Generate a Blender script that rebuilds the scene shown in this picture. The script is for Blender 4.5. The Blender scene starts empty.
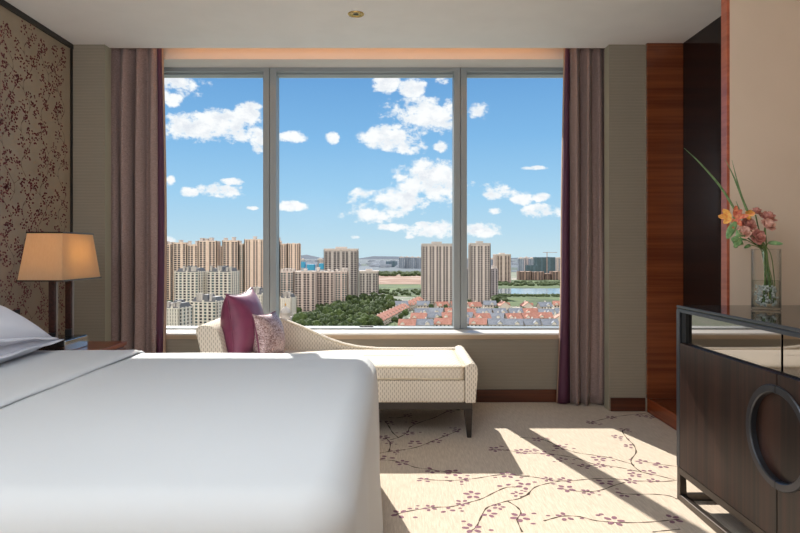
import bpy, bmesh, math, random
from mathutils import Vector, Matrix, noise
PI=math.pi
S=bpy.context.scene
COL=S.collection
rnd=random.Random(7)

# ---------------------------------------------------------------- helpers
class MB:
    def __init__(s): s.v=[]; s.f=[]; s.m=[]; s.sm=[]
    def add(s,vs,fs,m=0,smooth=False):
        b=len(s.v); s.v+=[tuple(v) for v in vs]
        for f in fs: s.f.append(tuple(i+b for i in f)); s.m.append(m); s.sm.append(smooth)
    def box(s,x0,x1,y0,y1,z0,z1,m=0):
        s.add([(x0,y0,z0),(x1,y0,z0),(x1,y1,z0),(x0,y1,z0),(x0,y0,z1),(x1,y0,z1),(x1,y1,z1),(x0,y1,z1)],
              [(0,3,2,1),(4,5,6,7),(0,1,5,4),(1,2,6,5),(2,3,7,6),(3,0,4,7)],m)
    def frus(s,a,b,m=0):   # a,b = (x0,x1,y0,y1,z)
        x0,x1,y0,y1,z0=a; X0,X1,Y0,Y1,z1=b
        s.add([(x0,y0,z0),(x1,y0,z0),(x1,y1,z0),(x0,y1,z0),(X0,Y0,z1),(X1,Y0,z1),(X1,Y1,z1),(X0,Y1,z1)],
              [(0,3,2,1),(4,5,6,7),(0,1,5,4),(1,2,6,5),(2,3,7,6),(3,0,4,7)],m)
    def grid(s,P,m=0,smooth=True,wrap=False):  # P[i][j]
        n=len(P); k=len(P[0]); vs=[p for r in P for p in r]; fs=[]
        for i in range(n-1):
            for j in range(k-1 if not wrap else k):
                j2=(j+1)%k
                fs.append((i*k+j,i*k+j2,(i+1)*k+j2,(i+1)*k+j))
        s.add(vs,fs,m,smooth)
    def tube(s,pts,r,n=8,m=0,smooth=True,cap=True):
        pts=[Vector(p) for p in pts]; R=r if isinstance(r,(list,tuple)) else [r]*len(pts)
        rows=[]; up=Vector((0,0,1))
        t0=(pts[1]-pts[0]).normalized()
        if abs(t0.dot(up))>.9: up=Vector((1,0,0))
        a=t0.cross(up).normalized()
        for i,p in enumerate(pts):
            t=(pts[min(i+1,len(pts)-1)]-pts[max(i-1,0)]).normalized()
            a=(a-t*a.dot(t)).normalized(); b=t.cross(a)
            rows.append([p+(a*math.cos(2*PI*k/n)+b*math.sin(2*PI*k/n))*R[i] for k in range(n)])
        s.grid(rows,m,smooth,True)
        if cap:
            s.add(rows[0],[tuple(range(n))],m); s.add(rows[-1],[tuple(range(n))[::-1]],m)
    def lathe(s,prof,c=(0,0,0),n=24,m=0,smooth=True):  # prof (r,z)
        s.grid([[(c[0]+r*math.cos(2*PI*k/n),c[1]+r*math.sin(2*PI*k/n),c[2]+z) for k in range(n)] for r,z in prof],m,smooth,True)
    def prism(s,poly,axis,a,b,m=0,smooth=False):  # poly 2D, extruded along axis
        def P(p,t):
            return {'x':(t,p[0],p[1]),'y':(p[0],t,p[1]),'z':(p[0],p[1],t)}[axis]
        n=len(poly); vs=[P(p,a) for p in poly]+[P(p,b) for p in poly]
        s.add(vs,[tuple(range(n))[::-1],tuple(range(n,2*n))],m)
        s.add(vs,[(i,(i+1)%n,(i+1)%n+n,i+n) for i in range(n)],m,smooth)
    def build(s,name,mat,parent=None,loc=None,bev=0,seg=2,matrix=None,fixn=True,sub=0):
        me=bpy.data.meshes.new(name); me.from_pydata(s.v,[],s.f)
        for m in (mat if isinstance(mat,(list,tuple)) else [mat]): me.materials.append(m)
        me.polygons.foreach_set('material_index',s.m); me.polygons.foreach_set('use_smooth',s.sm)
        me.update()
        if fixn:
            bm=bmesh.new(); bm.from_mesh(me); bmesh.ops.remove_doubles(bm,verts=bm.verts,dist=1e-5)
            bmesh.ops.recalc_face_normals(bm,faces=bm.faces); bm.to_mesh(me); bm.free()
        o=bpy.data.objects.new(name,me); COL.objects.link(o)
        if parent: o.parent=parent
        if loc: o.location=loc
        if matrix is not None: o.matrix_local=matrix
        if bev:
            b=o.modifiers.new('bevel','BEVEL'); b.width=bev; b.segments=seg; b.limit_method='ANGLE'; b.angle_limit=math.radians(40)
        if sub:
            b=o.modifiers.new('sub','SUBSURF'); b.levels=b.render_levels=sub
        return o
def tag(o,label=None,cat=None,group=None,kind=None):
    if label: o['label']=label
    if cat: o['category']=cat
    if group: o['group']=group
    if kind: o['kind']=kind
    return o
def empty(name,loc=(0,0,0),rz=0,**k):
    o=bpy.data.objects.new(name,None); COL.objects.link(o); o.location=loc; o.rotation_euler=(0,0,rz); o.empty_display_size=.1
    return tag(o,**k)
def boxo(name,b,mat,parent=None,bev=0,**k):
    m=MB(); m.box(*b); return tag(m.build(name,mat,parent,bev=bev),**k)
def struct(name,m,mat,**k): return tag(m.build(name,mat,**k),kind='structure')
def kids(o): return [c for c in bpy.data.objects if c.parent==o]
def copy_tree(o,parent=None,_k=None):
    c=o.copy(); COL.objects.link(c)
    if parent: c.parent=parent
    for ch in kids(o): copy_tree(ch,c)
    return c
F=622.0; CX=394.0; CY=251.0; H=1.17
def at(px,py,Y): return Vector(((px-CX)*Y/F,Y,H-(py-CY)*Y/F))
def fl(px,py):
    Y=F*H/(py-CY); return ((px-CX)*Y/F,Y)
def lin(r,g,b):
    f=lambda c:(c/255/12.92 if c<=10 else ((c/255+.055)/1.055)**2.4)
    return (f(r),f(g),f(b),1)

# ---------------------------------------------------------------- materials
class N:
    def __init__(s,tree): s.t=tree; s.n=tree.nodes; s.l=tree.links
    def new(s,ty,**k):
        n=s.n.new(ty)
        for a,v in k.items(): setattr(n,a,v)
        return n
    def set(s,sock,v):
        if isinstance(v,bpy.types.NodeSocket): s.l.new(v,sock)
        elif v is not None: sock.default_value=v
    def math(s,op,a,b=None,c=None,clamp=False):
        n=s.new('ShaderNodeMath',operation=op); n.use_clamp=clamp
        s.set(n.inputs[0],a); s.set(n.inputs[1],b) if b is not None else None
        if c is not None: s.set(n.inputs[2],c)
        return n.outputs[0]
    def mix(s,f,a,b,bt='MIX'):
        n=s.new('ShaderNodeMix',data_type='RGBA',blend_type=bt); s.set(n.inputs[0],f); s.set(n.inputs[6],a); s.set(n.inputs[7],b)
        return n.outputs[2]
    def noise(s,vec,scale,detail=2,rough=.5,dist=0):
        n=s.new('ShaderNodeTexNoise'); s.set(n.inputs['Vector'],vec); n.inputs['Scale'].default_value=scale
        n.inputs['Detail'].default_value=detail; n.inputs['Roughness'].default_value=rough; n.inputs['Distortion'].default_value=dist
        return n.outputs[0]
    def vmap(s,vec,scale=(1,1,1),rot=(0,0,0)):
        n=s.new('ShaderNodeMapping'); s.set(n.inputs[0],vec); n.inputs['Scale'].default_value=scale; n.inputs['Rotation'].default_value=rot
        return n.outputs[0]
    def ramp(s,f,a,b,inv=False):
        n=s.new('ShaderNodeMapRange',interpolation_type='SMOOTHSTEP'); s.set(n.inputs[0],f); n.inputs[1].default_value=a; n.inputs[2].default_value=b
        if inv: n.inputs[3].default_value=1; n.inputs[4].default_value=0
        return n.outputs[0]
def mat(name,col,rough=.6,metal=0,fn=None,spec=None,coat=0,trans=0,emit=None,es=0,sheen=0,ior=None):
    m=bpy.data.materials.new(name); m.use_nodes=True; t=N(m.node_tree)
    p=t.n['Principled BSDF']; p.inputs['Base Color'].default_value=col; p.inputs['Roughness'].default_value=rough; p.inputs['Metallic'].default_value=metal
    if spec is not None: p.inputs['Specular IOR Level'].default_value=spec
    if coat: p.inputs['Coat Weight'].default_value=coat; p.inputs['Coat Roughness'].default_value=.08
    if trans: p.inputs['Transmission Weight'].default_value=trans
    if ior: p.inputs['IOR'].default_value=ior
    if sheen: p.inputs['Sheen Weight'].default_value=sheen
    if emit: p.inputs['Emission Color'].default_value=emit; p.inputs['Emission Strength'].default_value=es
    if fn:
        co=t.new('ShaderNodeTexCoord').outputs['Object']; fn(t,p,co)
    return m
def bump(t,p,h,strength=.3,dist=.002):
    b=t.new('ShaderNodeBump'); b.inputs['Strength'].default_value=strength; b.inputs['Distance'].default_value=dist
    t.set(b.inputs['Height'],h); t.l.new(b.outputs[0],p.inputs['Normal'])
def wood(name,c1,c2,axis='x',rough=.25,coat=.3,scale=1,spec=None):
    def fn(t,p,co):
        sc={'x':(1.2,8,55),'y':(8,1.2,55),'z':(60,60,.9)}[axis]
        v=t.vmap(co,tuple(a*scale for a in sc))
        n1=t.noise(v,1,4,.6,.3); n2=t.noise(t.vmap(co,tuple(a*scale*.25 for a in sc)),1,2,.5)
        f=t.math('ADD',t.math('MULTIPLY',n1,.6),t.math('MULTIPLY',n2,.6))
        t.set(p.inputs['Base Color'],t.mix(t.ramp(f,.42,.78),c1,c2))
    return mat(name,c1,rough,fn=fn,coat=coat,spec=spec)
def varied(name,c1,c2,scale,rough=.8,bs=0,detail=3):
    def fn(t,p,co):
        n=t.noise(co,scale,detail,.6); t.set(p.inputs['Base Color'],t.mix(t.ramp(n,.35,.65),c1,c2))
        if bs: bump(t,p,n,bs,.003)
    return mat(name,c1,rough,fn=fn)
M={}
M['ceiling']=varied('ceiling_paint',lin(241,239,239),lin(244,242,242),3,.9)
def ribs(c1,c2,sc=300):
    def fn(t,p,co):
        w=t.new('ShaderNodeTexWave',wave_type='BANDS',bands_direction='Z'); t.set(w.inputs[0],t.vmap(co,(.02,.02,1)))
        w.inputs['Scale'].default_value=sc/6.28*.6; w.inputs['Distortion'].default_value=2; w.inputs['Detail'].default_value=2; w.inputs['Detail Scale'].default_value=.5
        n=t.noise(t.vmap(co,(6,6,160)),1,3)
        f=t.math('ADD',t.math('MULTIPLY',w.outputs[1],.6),t.math('MULTIPLY',n,.4))
        t.set(p.inputs['Base Color'],t.mix(f,c1,c2)); bump(t,p,f,.3,.002)
    return fn
M['pier']=mat('ribbed_wallcovering',lin(120,110,95),.75,fn=ribs(lin(134,124,110),lin(162,152,136)))
M['pier_edge']=mat('olive_edge',lin(166,162,144),.7)
M['paper']=varied('gold_wallpaper',lin(150,133,112),lin(158,141,120),2,.45)
M['berry']=mat('berry_print',lin(112,44,50),.6)
M['twig']=mat('twig_print',lin(98,70,58),.6)
M['black']=mat('black_trim',lin(28,24,22),.4)
M['orange_wood']=wood('orange_wood',lin(138,74,42),lin(106,52,30),'x',.22,.4)
M['base_wood']=wood('baseboard_wood',lin(98,50,30),lin(66,32,20),'x',.35,.2)
M['ledge_wood']=wood('ledge_wood',lin(150,72,34),lin(110,48,22),'y',.22,.4)
M['red_wood']=wood('red_wood',lin(178,92,62),lin(150,70,46),'x',.3,.3)
M['night_wood']=wood('nightstand_wood',lin(150,78,44),lin(112,52,28),'x',.3,.3)
M['black_glass']=mat('black_lacquer',lin(30,20,20),.10,spec=.3)
M['beige']=varied('beige_wallcovering',lin(208,188,168),lin(212,192,172),2,.7)
M['frame']=mat('window_frame_paint',lin(150,156,158),.4)
M['white_reveal']=mat('reveal_paint',lin(220,212,205),.7)
M['sill_top']=mat('sill_stone',lin(225,220,214),.35)
M['sill_nose']=wood('sill_nose',lin(190,166,140),lin(170,146,120),'x',.5,0)
def carpetfn(t,p,co):
    n1=t.noise(t.vmap(co,(150,12,1),(0,0,.05)),1,3,.6); n2=t.noise(co,260,2); n3=t.noise(co,1.5,2)
    f=t.math('ADD',t.math('MULTIPLY',n1,.6),t.math('MULTIPLY',n2,.4))
    c=t.mix(t.ramp(f,.3,.7),lin(180,162,142),lin(216,200,180)); t.set(p.inputs['Base Color'],t.mix(t.math('MULTIPLY',n3,.25),c,lin(204,180,158))); bump(t,p,f,.5,.004)
M['carpet']=mat('carpet_wool',lin(200,180,155),.95,fn=carpetfn,sheen=.2)
M['petal_print']=varied('carpet_blossom',lin(118,78,92),lin(136,98,112),150,.95)
M['stem_print']=mat('carpet_branch',lin(72,54,40),.95)
def linenfn(t,p,co):
    w=t.noise(t.vmap(co,(6,500,6)),1,1); n=t.noise(co,9,3)
    bump(t,p,t.math('ADD',t.math('MULTIPLY',w,.15),n),.12,.004)
M['linen']=mat('white_linen',lin(203,205,207),.7,fn=linenfn,sheen=.15)
M['pillow_linen']=mat('pillow_linen',lin(222,222,230),.75,fn=linenfn)
M['bedbase']=mat('bed_base_fabric',lin(90,75,62),.8)
def weave(t,p,co):
    s=t.new('ShaderNodeSeparateXYZ'); t.set(s.inputs[0],co)
    u=t.math('ADD',s.outputs[0],t.math('MULTIPLY',s.outputs[1],.35)); v=t.math('ADD',s.outputs[2],s.outputs[1])
    c=t.new('ShaderNodeCombineXYZ'); t.set(c.inputs[0],v); t.set(c.inputs[1],u)
    uu=t.math('DIVIDE',u,.0125); col=t.math('FLOOR',uu); fu=t.math('ABSOLUTE',t.math('SUBTRACT',t.math('FRACT',uu),.5))
    vv=t.math('MULTIPLY_ADD',col,.5,t.math('DIVIDE',v,.034)); fv=t.math('ABSOLUTE',t.math('SUBTRACT',t.math('FRACT',vv),.5))
    f=t.math('MULTIPLY',t.math('MULTIPLY',t.ramp(fu,.10,.24,True),t.ramp(fv,.2,.34,True)),.62)
    t.set(p.inputs['Base Color'],t.mix(f,lin(230,219,203),lin(136,112,90))); bump(t,p,t.math('SUBTRACT',1,f),.5,.003)
M['chaise']=mat('cream_woven_fabric',lin(226,208,180),.85,fn=weave)
M['chaise_plain']=varied('cream_piping',lin(236,222,198),lin(222,206,178),200,.85)
M['dark_wood']=wood('espresso_wood',lin(52,42,36),lin(36,28,24),'x',.35,.2)
M['plum']=varied('plum_satin',lin(134,62,92),lin(118,52,80),6,.36); M['plum'].node_tree.nodes['Principled BSDF'].inputs['Sheen Weight'].default_value=.1
def seq(t,p,co):
    v=t.new('ShaderNodeTexVoronoi'); t.set(v.inputs[0],co); v.inputs['Scale'].default_value=160
    s=t.new('ShaderNodeSeparateXYZ'); t.set(s.inputs[0],v.outputs['Color'])
    t.set(p.inputs['Base Color'],t.mix(s.outputs[0],lin(128,88,88),lin(222,198,196))); t.set(p.inputs['Roughness'],t.math('MULTIPLY_ADD',s.outputs[1],.5,.2))
M['sequin']=mat('dusty_pink_sequin',lin(180,140,140),.4,.25,fn=seq)
def curt(c1,c2):
    def fn(t,p,co):
        n=t.noise(t.vmap(co,(60,60,260)),1,3,.7); n2=t.noise(t.vmap(co,(120,120,400)),1,1)
        t.set(p.inputs['Base Color'],t.mix(t.ramp(t.math('ADD',t.math('MULTIPLY',n,.7),t.math('MULTIPLY',n2,.3)),.35,.65),c1,c2)); bump(t,p,n,.2,.002)
    return fn
M['curtain']=mat('mauve_taupe_curtain',lin(140,116,112),.8,fn=curt(lin(136,114,110),lin(168,144,138)),sheen=.2)
M['lining']=mat('plum_lining',lin(84,42,66),.6)
M['lining_edge']=mat('beige_lining',lin(180,150,130),.8)
M['macassar']=wood('macassar_ebony',lin(26,19,17),lin(60,38,31),'z',.32,0,spec=.3)
M['gunmetal']=mat('brushed_gunmetal',lin(76,78,84),.33,.8)
M['base_metal']=mat('bronze_metal',lin(88,80,74),.35,.8)
M['gap']=mat('shadow_gap',lin(12,10,10),.6)
M['mirror']=mat('tinted_mirror',lin(150,145,140),.03,1)
M['topglass']=mat('smoked_glass_top',lin(36,30,28),.05,spec=.6)
M['chrome']=mat('chrome',lin(215,220,225),.1,1)
M['marble_black']=varied('black_marble',lin(30,26,26),lin(44,40,40),9,.1)
M['leather']=varied('brown_leather',lin(66,36,32),lin(40,22,20),60,.4,.3)
M['rail']=mat('dark_chrome',lin(120,108,104),.3,.9)
M['brass']=mat('brass',lin(205,170,110),.25,1)
M['dark']=mat('dark_recess',lin(20,18,16),.5)
M['bulb']=mat('warm_bulb',lin(255,220,160),.4,emit=lin(255,215,140),es=4)
M['led']=mat('warm_led',lin(255,220,180),.4,emit=lin(255,176,104),es=5.5)
m=bpy.data.materials.new('lamp_shade_linen'); m.use_nodes=True; t=N(m.node_tree); out=t.n['Material Output']; t.n.remove(t.n['Principled BSDF'])
d=t.new('ShaderNodeBsdfDiffuse'); tr=t.new('ShaderNodeBsdfTranslucent'); mx=t.new('ShaderNodeMixShader'); mx.inputs[0].default_value=.6
co=t.new('ShaderNodeTexCoord').outputs['Object']; nn=t.noise(t.vmap(co,(160,160,14)),1,3)
t.set(d.inputs[0],t.mix(nn,lin(214,194,166),lin(228,210,184))); t.set(tr.inputs[0],t.mix(nn,lin(236,202,150),lin(244,214,168)))
t.l.new(d.outputs[0],mx.inputs[1]); t.l.new(tr.outputs[0],mx.inputs[2]); t.l.new(mx.outputs[0],out.inputs[0]); M['shade']=m
def thin_glass(name,tint,gl=.06,rim=None):
    m=bpy.data.materials.new(name); m.use_nodes=True; t=N(m.node_tree); out=t.n['Material Output']; t.n.remove(t.n['Principled BSDF'])
    a=t.new('ShaderNodeBsdfTransparent'); a.inputs[0].default_value=tint; g=t.new('ShaderNodeBsdfGlossy'); g.inputs['Roughness'].default_value=.02
    f=t.new('ShaderNodeLayerWeight'); f.inputs[0].default_value=.5; mm=t.math('MULTIPLY_ADD',t.math('POWER',f.outputs['Facing'],4),gl*8,gl*.25)
    if rim: t.set(a.inputs[0],t.mix(t.math('POWER',f.outputs['Facing'],3),tint,rim))
    mx=t.new('ShaderNodeMixShader'); t.set(mx.inputs[0],t.math('MINIMUM',mm,1)); t.l.new(a.outputs[0],mx.inputs[1]); t.l.new(g.outputs[0],mx.inputs[2]); t.l.new(mx.outputs[0],out.inputs[0]); return m
M['pane']=thin_glass('window_glass',(.985,.99,.985,1),.0025)
M['vase']=thin_glass('vase_glass',(.985,.99,.985,1),.06,(.45,.5,.5,1))
M['water']=thin_glass('vase_water',(.97,.98,.96,1),.04,(.6,.65,.6,1))
M['crystal']=mat('clear_gel',lin(244,248,248),.08,trans=.35,ior=1.35)
M['stem']=varied('green_stem',lin(70,96,40),lin(110,132,66),60,.5)
M['leaf']=varied('green_leaf',lin(96,138,84),lin(140,174,118),50,.45)
M['blade']=varied('green_blade',lin(112,142,92),lin(84,114,66),40,.45)
M['rose']=varied('dusty_rose',lin(206,154,138),lin(228,184,166),60,.6)
M['rose2']=varied('dark_rose',lin(178,112,102),lin(206,146,130),60,.6)
M['orchid_y']=varied('orchid_yellow',lin(240,190,96),lin(230,140,70),90,.5)
M['orchid_r']=varied('orchid_red',lin(184,76,58),lin(222,136,90),90,.5)

# ---------------------------------------------------------------- room shell
CE=2.68; XL=-2.36; XR=2.0
YB=4.82
m=MB(); m.box(-2.5,2.3,-1.7,4.86,-.12,0)
# printed branches and blossoms, traced on the floor plane
def ribbon(pts,w,z=.0006,mi=1,plane=None):
    pts=[Vector(p) for p in pts]; q=[]
    for i in range(len(pts)-1):     # catmull-rom
        p0=pts[max(i-1,0)];p1=pts[i];p2=pts[i+1];p3=pts[min(i+2,len(pts)-1)]
        for k in range(4):
            t_=k/4; q.append(.5*((2*p1)+(p2-p0)*t_+(2*p0-5*p1+4*p2-p3)*t_*t_+(3*p1-p0-3*p2+p3)*t_**3))
    q.append(pts[-1]); L=[];R=[]
    for i,p in enumerate(q):
        d=(q[min(i+1,len(q)-1)]-q[max(i-1,0)]); d=d.normalized() if d.length>1e-9 else Vector((1,0)); nrm=Vector((-d.y,d.x))
        ww=w*(.65+.35*math.sin(i*1.7)); L.append(p+nrm*ww/2); R.append(p-nrm*ww/2)
    return q,L,R
def fpoly(m,pts2,mi,z): m.add([(p[0],p[1],z) for p in pts2],[tuple(range(len(pts2)))],mi)
def fstem(pts,w=.0105):
    q,L,R=ribbon(pts,w)
    for i in range(len(q)-1):
        fpoly(m,[L[i],R[i],R[i+1],L[i+1]],2,.0006)
def fblossom(c,s=1):
    a0=rnd.random()*6.28
    for k in range(5):
        if rnd.random()<.12: continue
        a=a0+k*2*PI/5+rnd.uniform(-.15,.15); cx=c[0]+math.cos(a)*.027*s; cy=c[1]+math.sin(a)*.032*s
        fpoly(m,[(cx+math.cos(a)*math.cos(b)*.0155*s-math.sin(a)*math.sin(b)*.011*s, cy+math.sin(a)*math.cos(b)*.0155*s+math.cos(a)*math.sin(b)*.011*s) for b in [i*PI/5 for i in range(10)]],1,.0009)
    if rnd.random()<.6:
        for k in range(2):
            a=rnd.random()*6.28; cx=c[0]+math.cos(a)*.075*s; cy=c[1]+math.sin(a)*.07*s
            fpoly(m,[(cx+math.cos(b)*.011*s,cy+math.sin(b)*.008*s) for b in [i*PI/4 for i in range(8)]],1,.0008)
def z1(x,y): return fl(370+x/4.006,400+y/4.008)
def z2(x,y): return fl(520+x/4.006,400+y/4.008)
B1=[[(385,38),(315,45),(260,70),(200,90),(160,110),(150,130),(115,150),(80,160)],[(60,85),(75,105),(90,130),(115,152)],
 [(360,120),(300,145),(250,165),(185,190),(110,203),(70,208),(30,215)],[(60,150),(80,170),(78,200),(70,208)],
 [(30,240),(90,243),(140,255),(180,270),(250,280),(320,290),(350,292)],[(550,405),(590,430),(605,455),(590,480),(610,530)],
 [(641,375),(600,395),(550,405),(500,420),(465,435),(440,480),(425,510),(395,530)],[(190,315),(240,320),(310,323),(375,320),(440,312),(520,300),(600,303),(641,305)],
 [(100,460),(150,447),(220,435),(270,430),(330,427),(400,410),(450,395),(500,370),(550,350),(610,350)],[(485,198),(530,200),(590,208),(641,214)],[(75,70),(110,72),(170,60)]]
B2=[[(0,305),(60,310),(110,318),(180,325),(250,320),(320,315),(400,318),(440,325),(500,325),(560,328),(630,322)],[(0,390),(30,378),(60,350),(110,335),(160,325)],
 [(0,214),(50,213),(110,215),(180,225),(240,238),(300,258),(360,265),(420,275),(480,288),(540,300),(620,320)],[(0,150),(60,155),(110,165),(150,185),(190,200),(230,212),(300,222),(360,232),(430,252),(460,262)],
 [(430,115),(410,125),(430,155),(455,180),(465,210),(445,240),(455,265),(490,290),(540,300)],[(275,95),(320,80),(370,70),(420,62),(500,55),(535,72)],
 [(165,355),(200,362),(270,368),(330,360),(370,345),(420,330)],[(95,485),(130,475),(180,465),(240,468),(300,483),(370,490),(450,492),(540,488),(600,482),(641,478)],
 [(400,375),(450,378),(540,378),(600,385),(630,398)],[(490,245),(540,255),(590,262),(640,268)],[(530,530),(570,525),(641,518)],[(240,268),(270,264),(310,262)]]
for b in B1: fstem([z1(*p) for p in b])
for b in B2: fstem([z2(*p) for p in b])
for p in [(75,90),(150,62),(185,92),(155,133),(55,150),(100,205),(75,170),(180,172),(265,165),(300,140),(350,122),(70,232),(130,252),(250,282),(335,292),(500,198),(605,207),(550,300),(370,320),(215,322),(410,380),(370,412),(240,433),(310,443),(120,457),(540,345),(590,378),(515,428),(475,455),(600,470),(410,515),(320,45)]:
    fblossom(z1(*p),rnd.uniform(.75,1.1))
for p in [(285,90),(365,70),(420,118),(440,185),(70,158),(45,200),(160,190),(110,215),(170,240),(255,267),(315,235),(320,262),(390,148),(460,300),(490,248),(565,262),(515,290),(110,318),(180,322),(340,328),(445,325),(535,325),(185,355),(270,370),(415,377),(180,468),(378,485),(610,478),(480,62),(520,68),(20,345)]:
    fblossom(z2(*p),rnd.uniform(.75,1.1))
for k in range(26):      # the same design goes on beyond the part in view
    x=rnd.uniform(.1,1.8); y=rnd.uniform(-1.4,1.7); a=rnd.random()*6.28
    pts=[(x+math.cos(a)*i*.13+rnd.uniform(-.03,.03),y+math.sin(a)*i*.13+rnd.uniform(-.03,.03)) for i in range(6)]; fstem(pts)
    for q in pts[::2]: fblossom(q,.9)
struct('floor',m,[M['carpet'],M['petal_print'],M['stem_print']],fixn=False)
m=MB(); m.box(-2.5,2.3,-1.7,4.63,CE,CE+.17)
struct('ceiling',m,M['ceiling'])
m=MB(); m.box(-2.5,2.3,4.63,5.2,2.85,2.95); struct('ceiling_pocket',m,M['ceiling'])
# left wall with berry-branch print
m=MB(); m.box(-2.5,XL,-1.7,5.2,0,2.85)
XW=XL+.0006
def wstem(pts,w):
    q,L,R=ribbon(pts,w)
    for i in range(len(q)-1): m.add([(XW,)+tuple(v) for v in (L[i],R[i],R[i+1],L[i+1])],[(0,1,2,3)],2)
def berries(c,s,n):
    for k in range(n):
        a=rnd.random()*6.28; r=s*math.sqrt(rnd.random()); y=c[0]+math.cos(a)*r; z=c[1]+math.sin(a)*r*1.15; q=rnd.uniform(.0045,.0072)
        m.add([(XW+.0004,y+math.cos(b)*q*1.3,z+math.sin(b)*q) for b in [i*PI/3 for i in range(6)]],[(0,1,2,3,4,5)],1)
for iy in range(33):
    for iz in range(12):
        y=-1.5+iy*.19+rnd.uniform(-.03,.03); z=.0+iz*.25+(iy%2)*.12+rnd.uniform(-.03,.03)
        if y<2.9: 
            if y<2.2: continue
        s=rnd.choice((-1,1)); pts=[(y+s*.05*math.sin(i*1.1),z+i*.055) for i in range(6)]
        pts=[p for p in pts if .02<p[1]<2.62 and p[0]<4.5]
        if len(pts)<4: continue
        wstem(pts,.0045)
        for k,(i,dy,dz) in enumerate([(1,-.07,.03),(2,.075,.04),(3,-.06,.05),(4,.05,.05)]):
            if i>=len(pts)-0: continue
            q=pts[i]; e=(q[0]+dy*rnd.uniform(.7,1.2),q[1]+dz)
            if e[1]>2.6 or e[0]>4.49: continue
            wstem([q,((q[0]+e[0])/2,(q[1]+e[1])/2+.004),e],.0038); berries(e,.040,rnd.randint(11,17))
        berries(pts[-1],.045,rnd.randint(14,20)); berries(pts[len(pts)//2],.03,6) if pts[-1][1]<2.58 else None
struct('wall_left',m,[M['paper'],M['berry'],M['twig']],fixn=False)
m=MB(); m.box(XL,XL+.016,-1.6,4.549,CE-.035,CE-.001); m.box(XL,XL+.012,4.532,4.549,0,CE-.035)
struct('trim_1',m,M['black'])
# back wall: below, above and beside the opening
OX0,OX1=-2.1,1.56; SZ=.535; HZ=2.658
m=MB(); m.box(-2.5,2.3,YB,5.2,0,.49); m.box(-2.5,2.3,YB,5.2,HZ+.001,2.85)
m.box(-2.5,OX0,YB,5.2,.49,HZ+.001); m.box(OX1,2.3,YB,5.2,.49,HZ+.001)
struct('wall_back',m,M['pier'])
m=MB(); m.box(OX0,OX1,4.815,YB,HZ,2.849); m.box(OX0,OX1,4.815,5.03,HZ-.004,HZ); struct('trim_2',m,M['white_reveal'])
m=MB(); m.box(OX0,OX1,4.80,5.22,.522,SZ,0); m.box(OX0,OX1,4.798,YB,.505,.5215,1); m.box(OX0,OX1,4.808,YB,.488,.5045,1)
struct('window_sill',m,[M['sill_top'],M['sill_nose']])
m=MB(); m.box(-2.269,1.719,4.805,YB,0,.098); struct('baseboard_back',m,M['base_wood'],bev=.003)
m=MB(); m.box(-2.5,-2.115,4.55,4.65,0,CE,0); m.box(-2.5,-2.27,4.65,YB,0,2.849,0); m.box(-2.116,-2.1145,4.552,4.6505,0,CE,1); struct('wall_pier_left',m,[M['pier'],M['pier_edge']])
m=MB(); m.box(1.573,1.836,4.55,4.65,0,CE,0); m.box(1.72,1.836,4.65,YB,0,2.849,0); m.box(1.5725,1.574,4.552,4.6505,0,CE,1); m.box(1.836,2.3,4.53,YB,0,CE,0); struct('wall_pier_right',m,[M['pier'],M['pier_edge']])
m=MB(); m.box(1.58,1.834,4.535,4.55,0,.098); struct('baseboard_right',m,M['base_wood'],bev=.003)
m=MB(); m.box(XL+.001,-2.125,4.535,4.55,0,.098); struct('baseboard_left',m,M['base_wood'],bev=.003)
m=MB(); m.box(1.8365,2.1,4.515,4.53,.1,CE,0); struct('wall_panel_right',m,M['orange_wood'],bev=.002)
m=MB(); m.box(1.8365,1.848,3.001,4.515,.0,.104,0); m.box(1.848,2.1,3.001,4.515,.0,.1,1); struct('trim_3',m,[M['ledge_wood'],M['orange_wood']],bev=.002)
m=MB(); m.box(2.1,2.3,3.0,4.53,0,CE); struct('wall_right_black',m,M['black_glass'])
m=MB(); m.box(1.592,2.1,2.95,3.0,0,CE); struct('wall_fin_right',m,M['beige'])
m=MB(); m.box(1.578,1.592,2.949,3.001,0,CE); struct('trim_4',m,M['red_wood'],bev=.001)
m=MB(); m.box(XR,2.3,-1.7,2.95,0,CE); struct('wall_right',m,M['beige'])
m=MB(); m.box(-2.5,2.3,-1.8,-1.7,0,2.85); struct('wall_rear',m,M['beige'])
m=MB(); m.box(-7,7,5.21,5.70,2.755,2.95); struct('exterior_overhang',m,M['white_reveal'])
# windows
def window(i,x0,x1):
    w=.0505; m=MB(); y0,y1=5.03,5.17
    m.box(x0,x0+w,y0,y1,SZ,HZ-.001); m.box(x1-w,x1,y0,y1,SZ,HZ-.001)
    m.box(x0+w,x1-w,y0,y1,HZ-.035,HZ-.001); m.box(x0+w,x1-w,y0+.05,y1,HZ-.048,HZ-.035); m.box(x0+w,x1-w,y0,y1,SZ,SZ+.012)
    m.box(x0-.0018,x0,y0+.03,y1,SZ,HZ-.001); 
    o=struct('window_%d'%i,m,M['frame'],bev=.003)
    g=MB(); g.box(x0+w,x1-w,5.125,5.131,SZ+.012,HZ-.048); g.build('glass_pane',M['pane'],o)
window(1,OX0+.003,-1.0085); window(2,-1.0045,.5355); window(3,.5395,OX1-.003)
# small dark latch piece at the foot of the middle pane
o=boxo('frame_drain_cover',(-.282,-.17,5.09,5.122,SZ+.0122,SZ+.0195),M['dark'],label='small dark drain cover lying low on the white window ledge, middle pane',cat='drain cover')
# warm strip light hidden in the curtain pocket
m=MB(); m.box(-1.72,1.24,4.631,4.648,2.78,2.79); struct('trim_5',m,M['led'])

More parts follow.
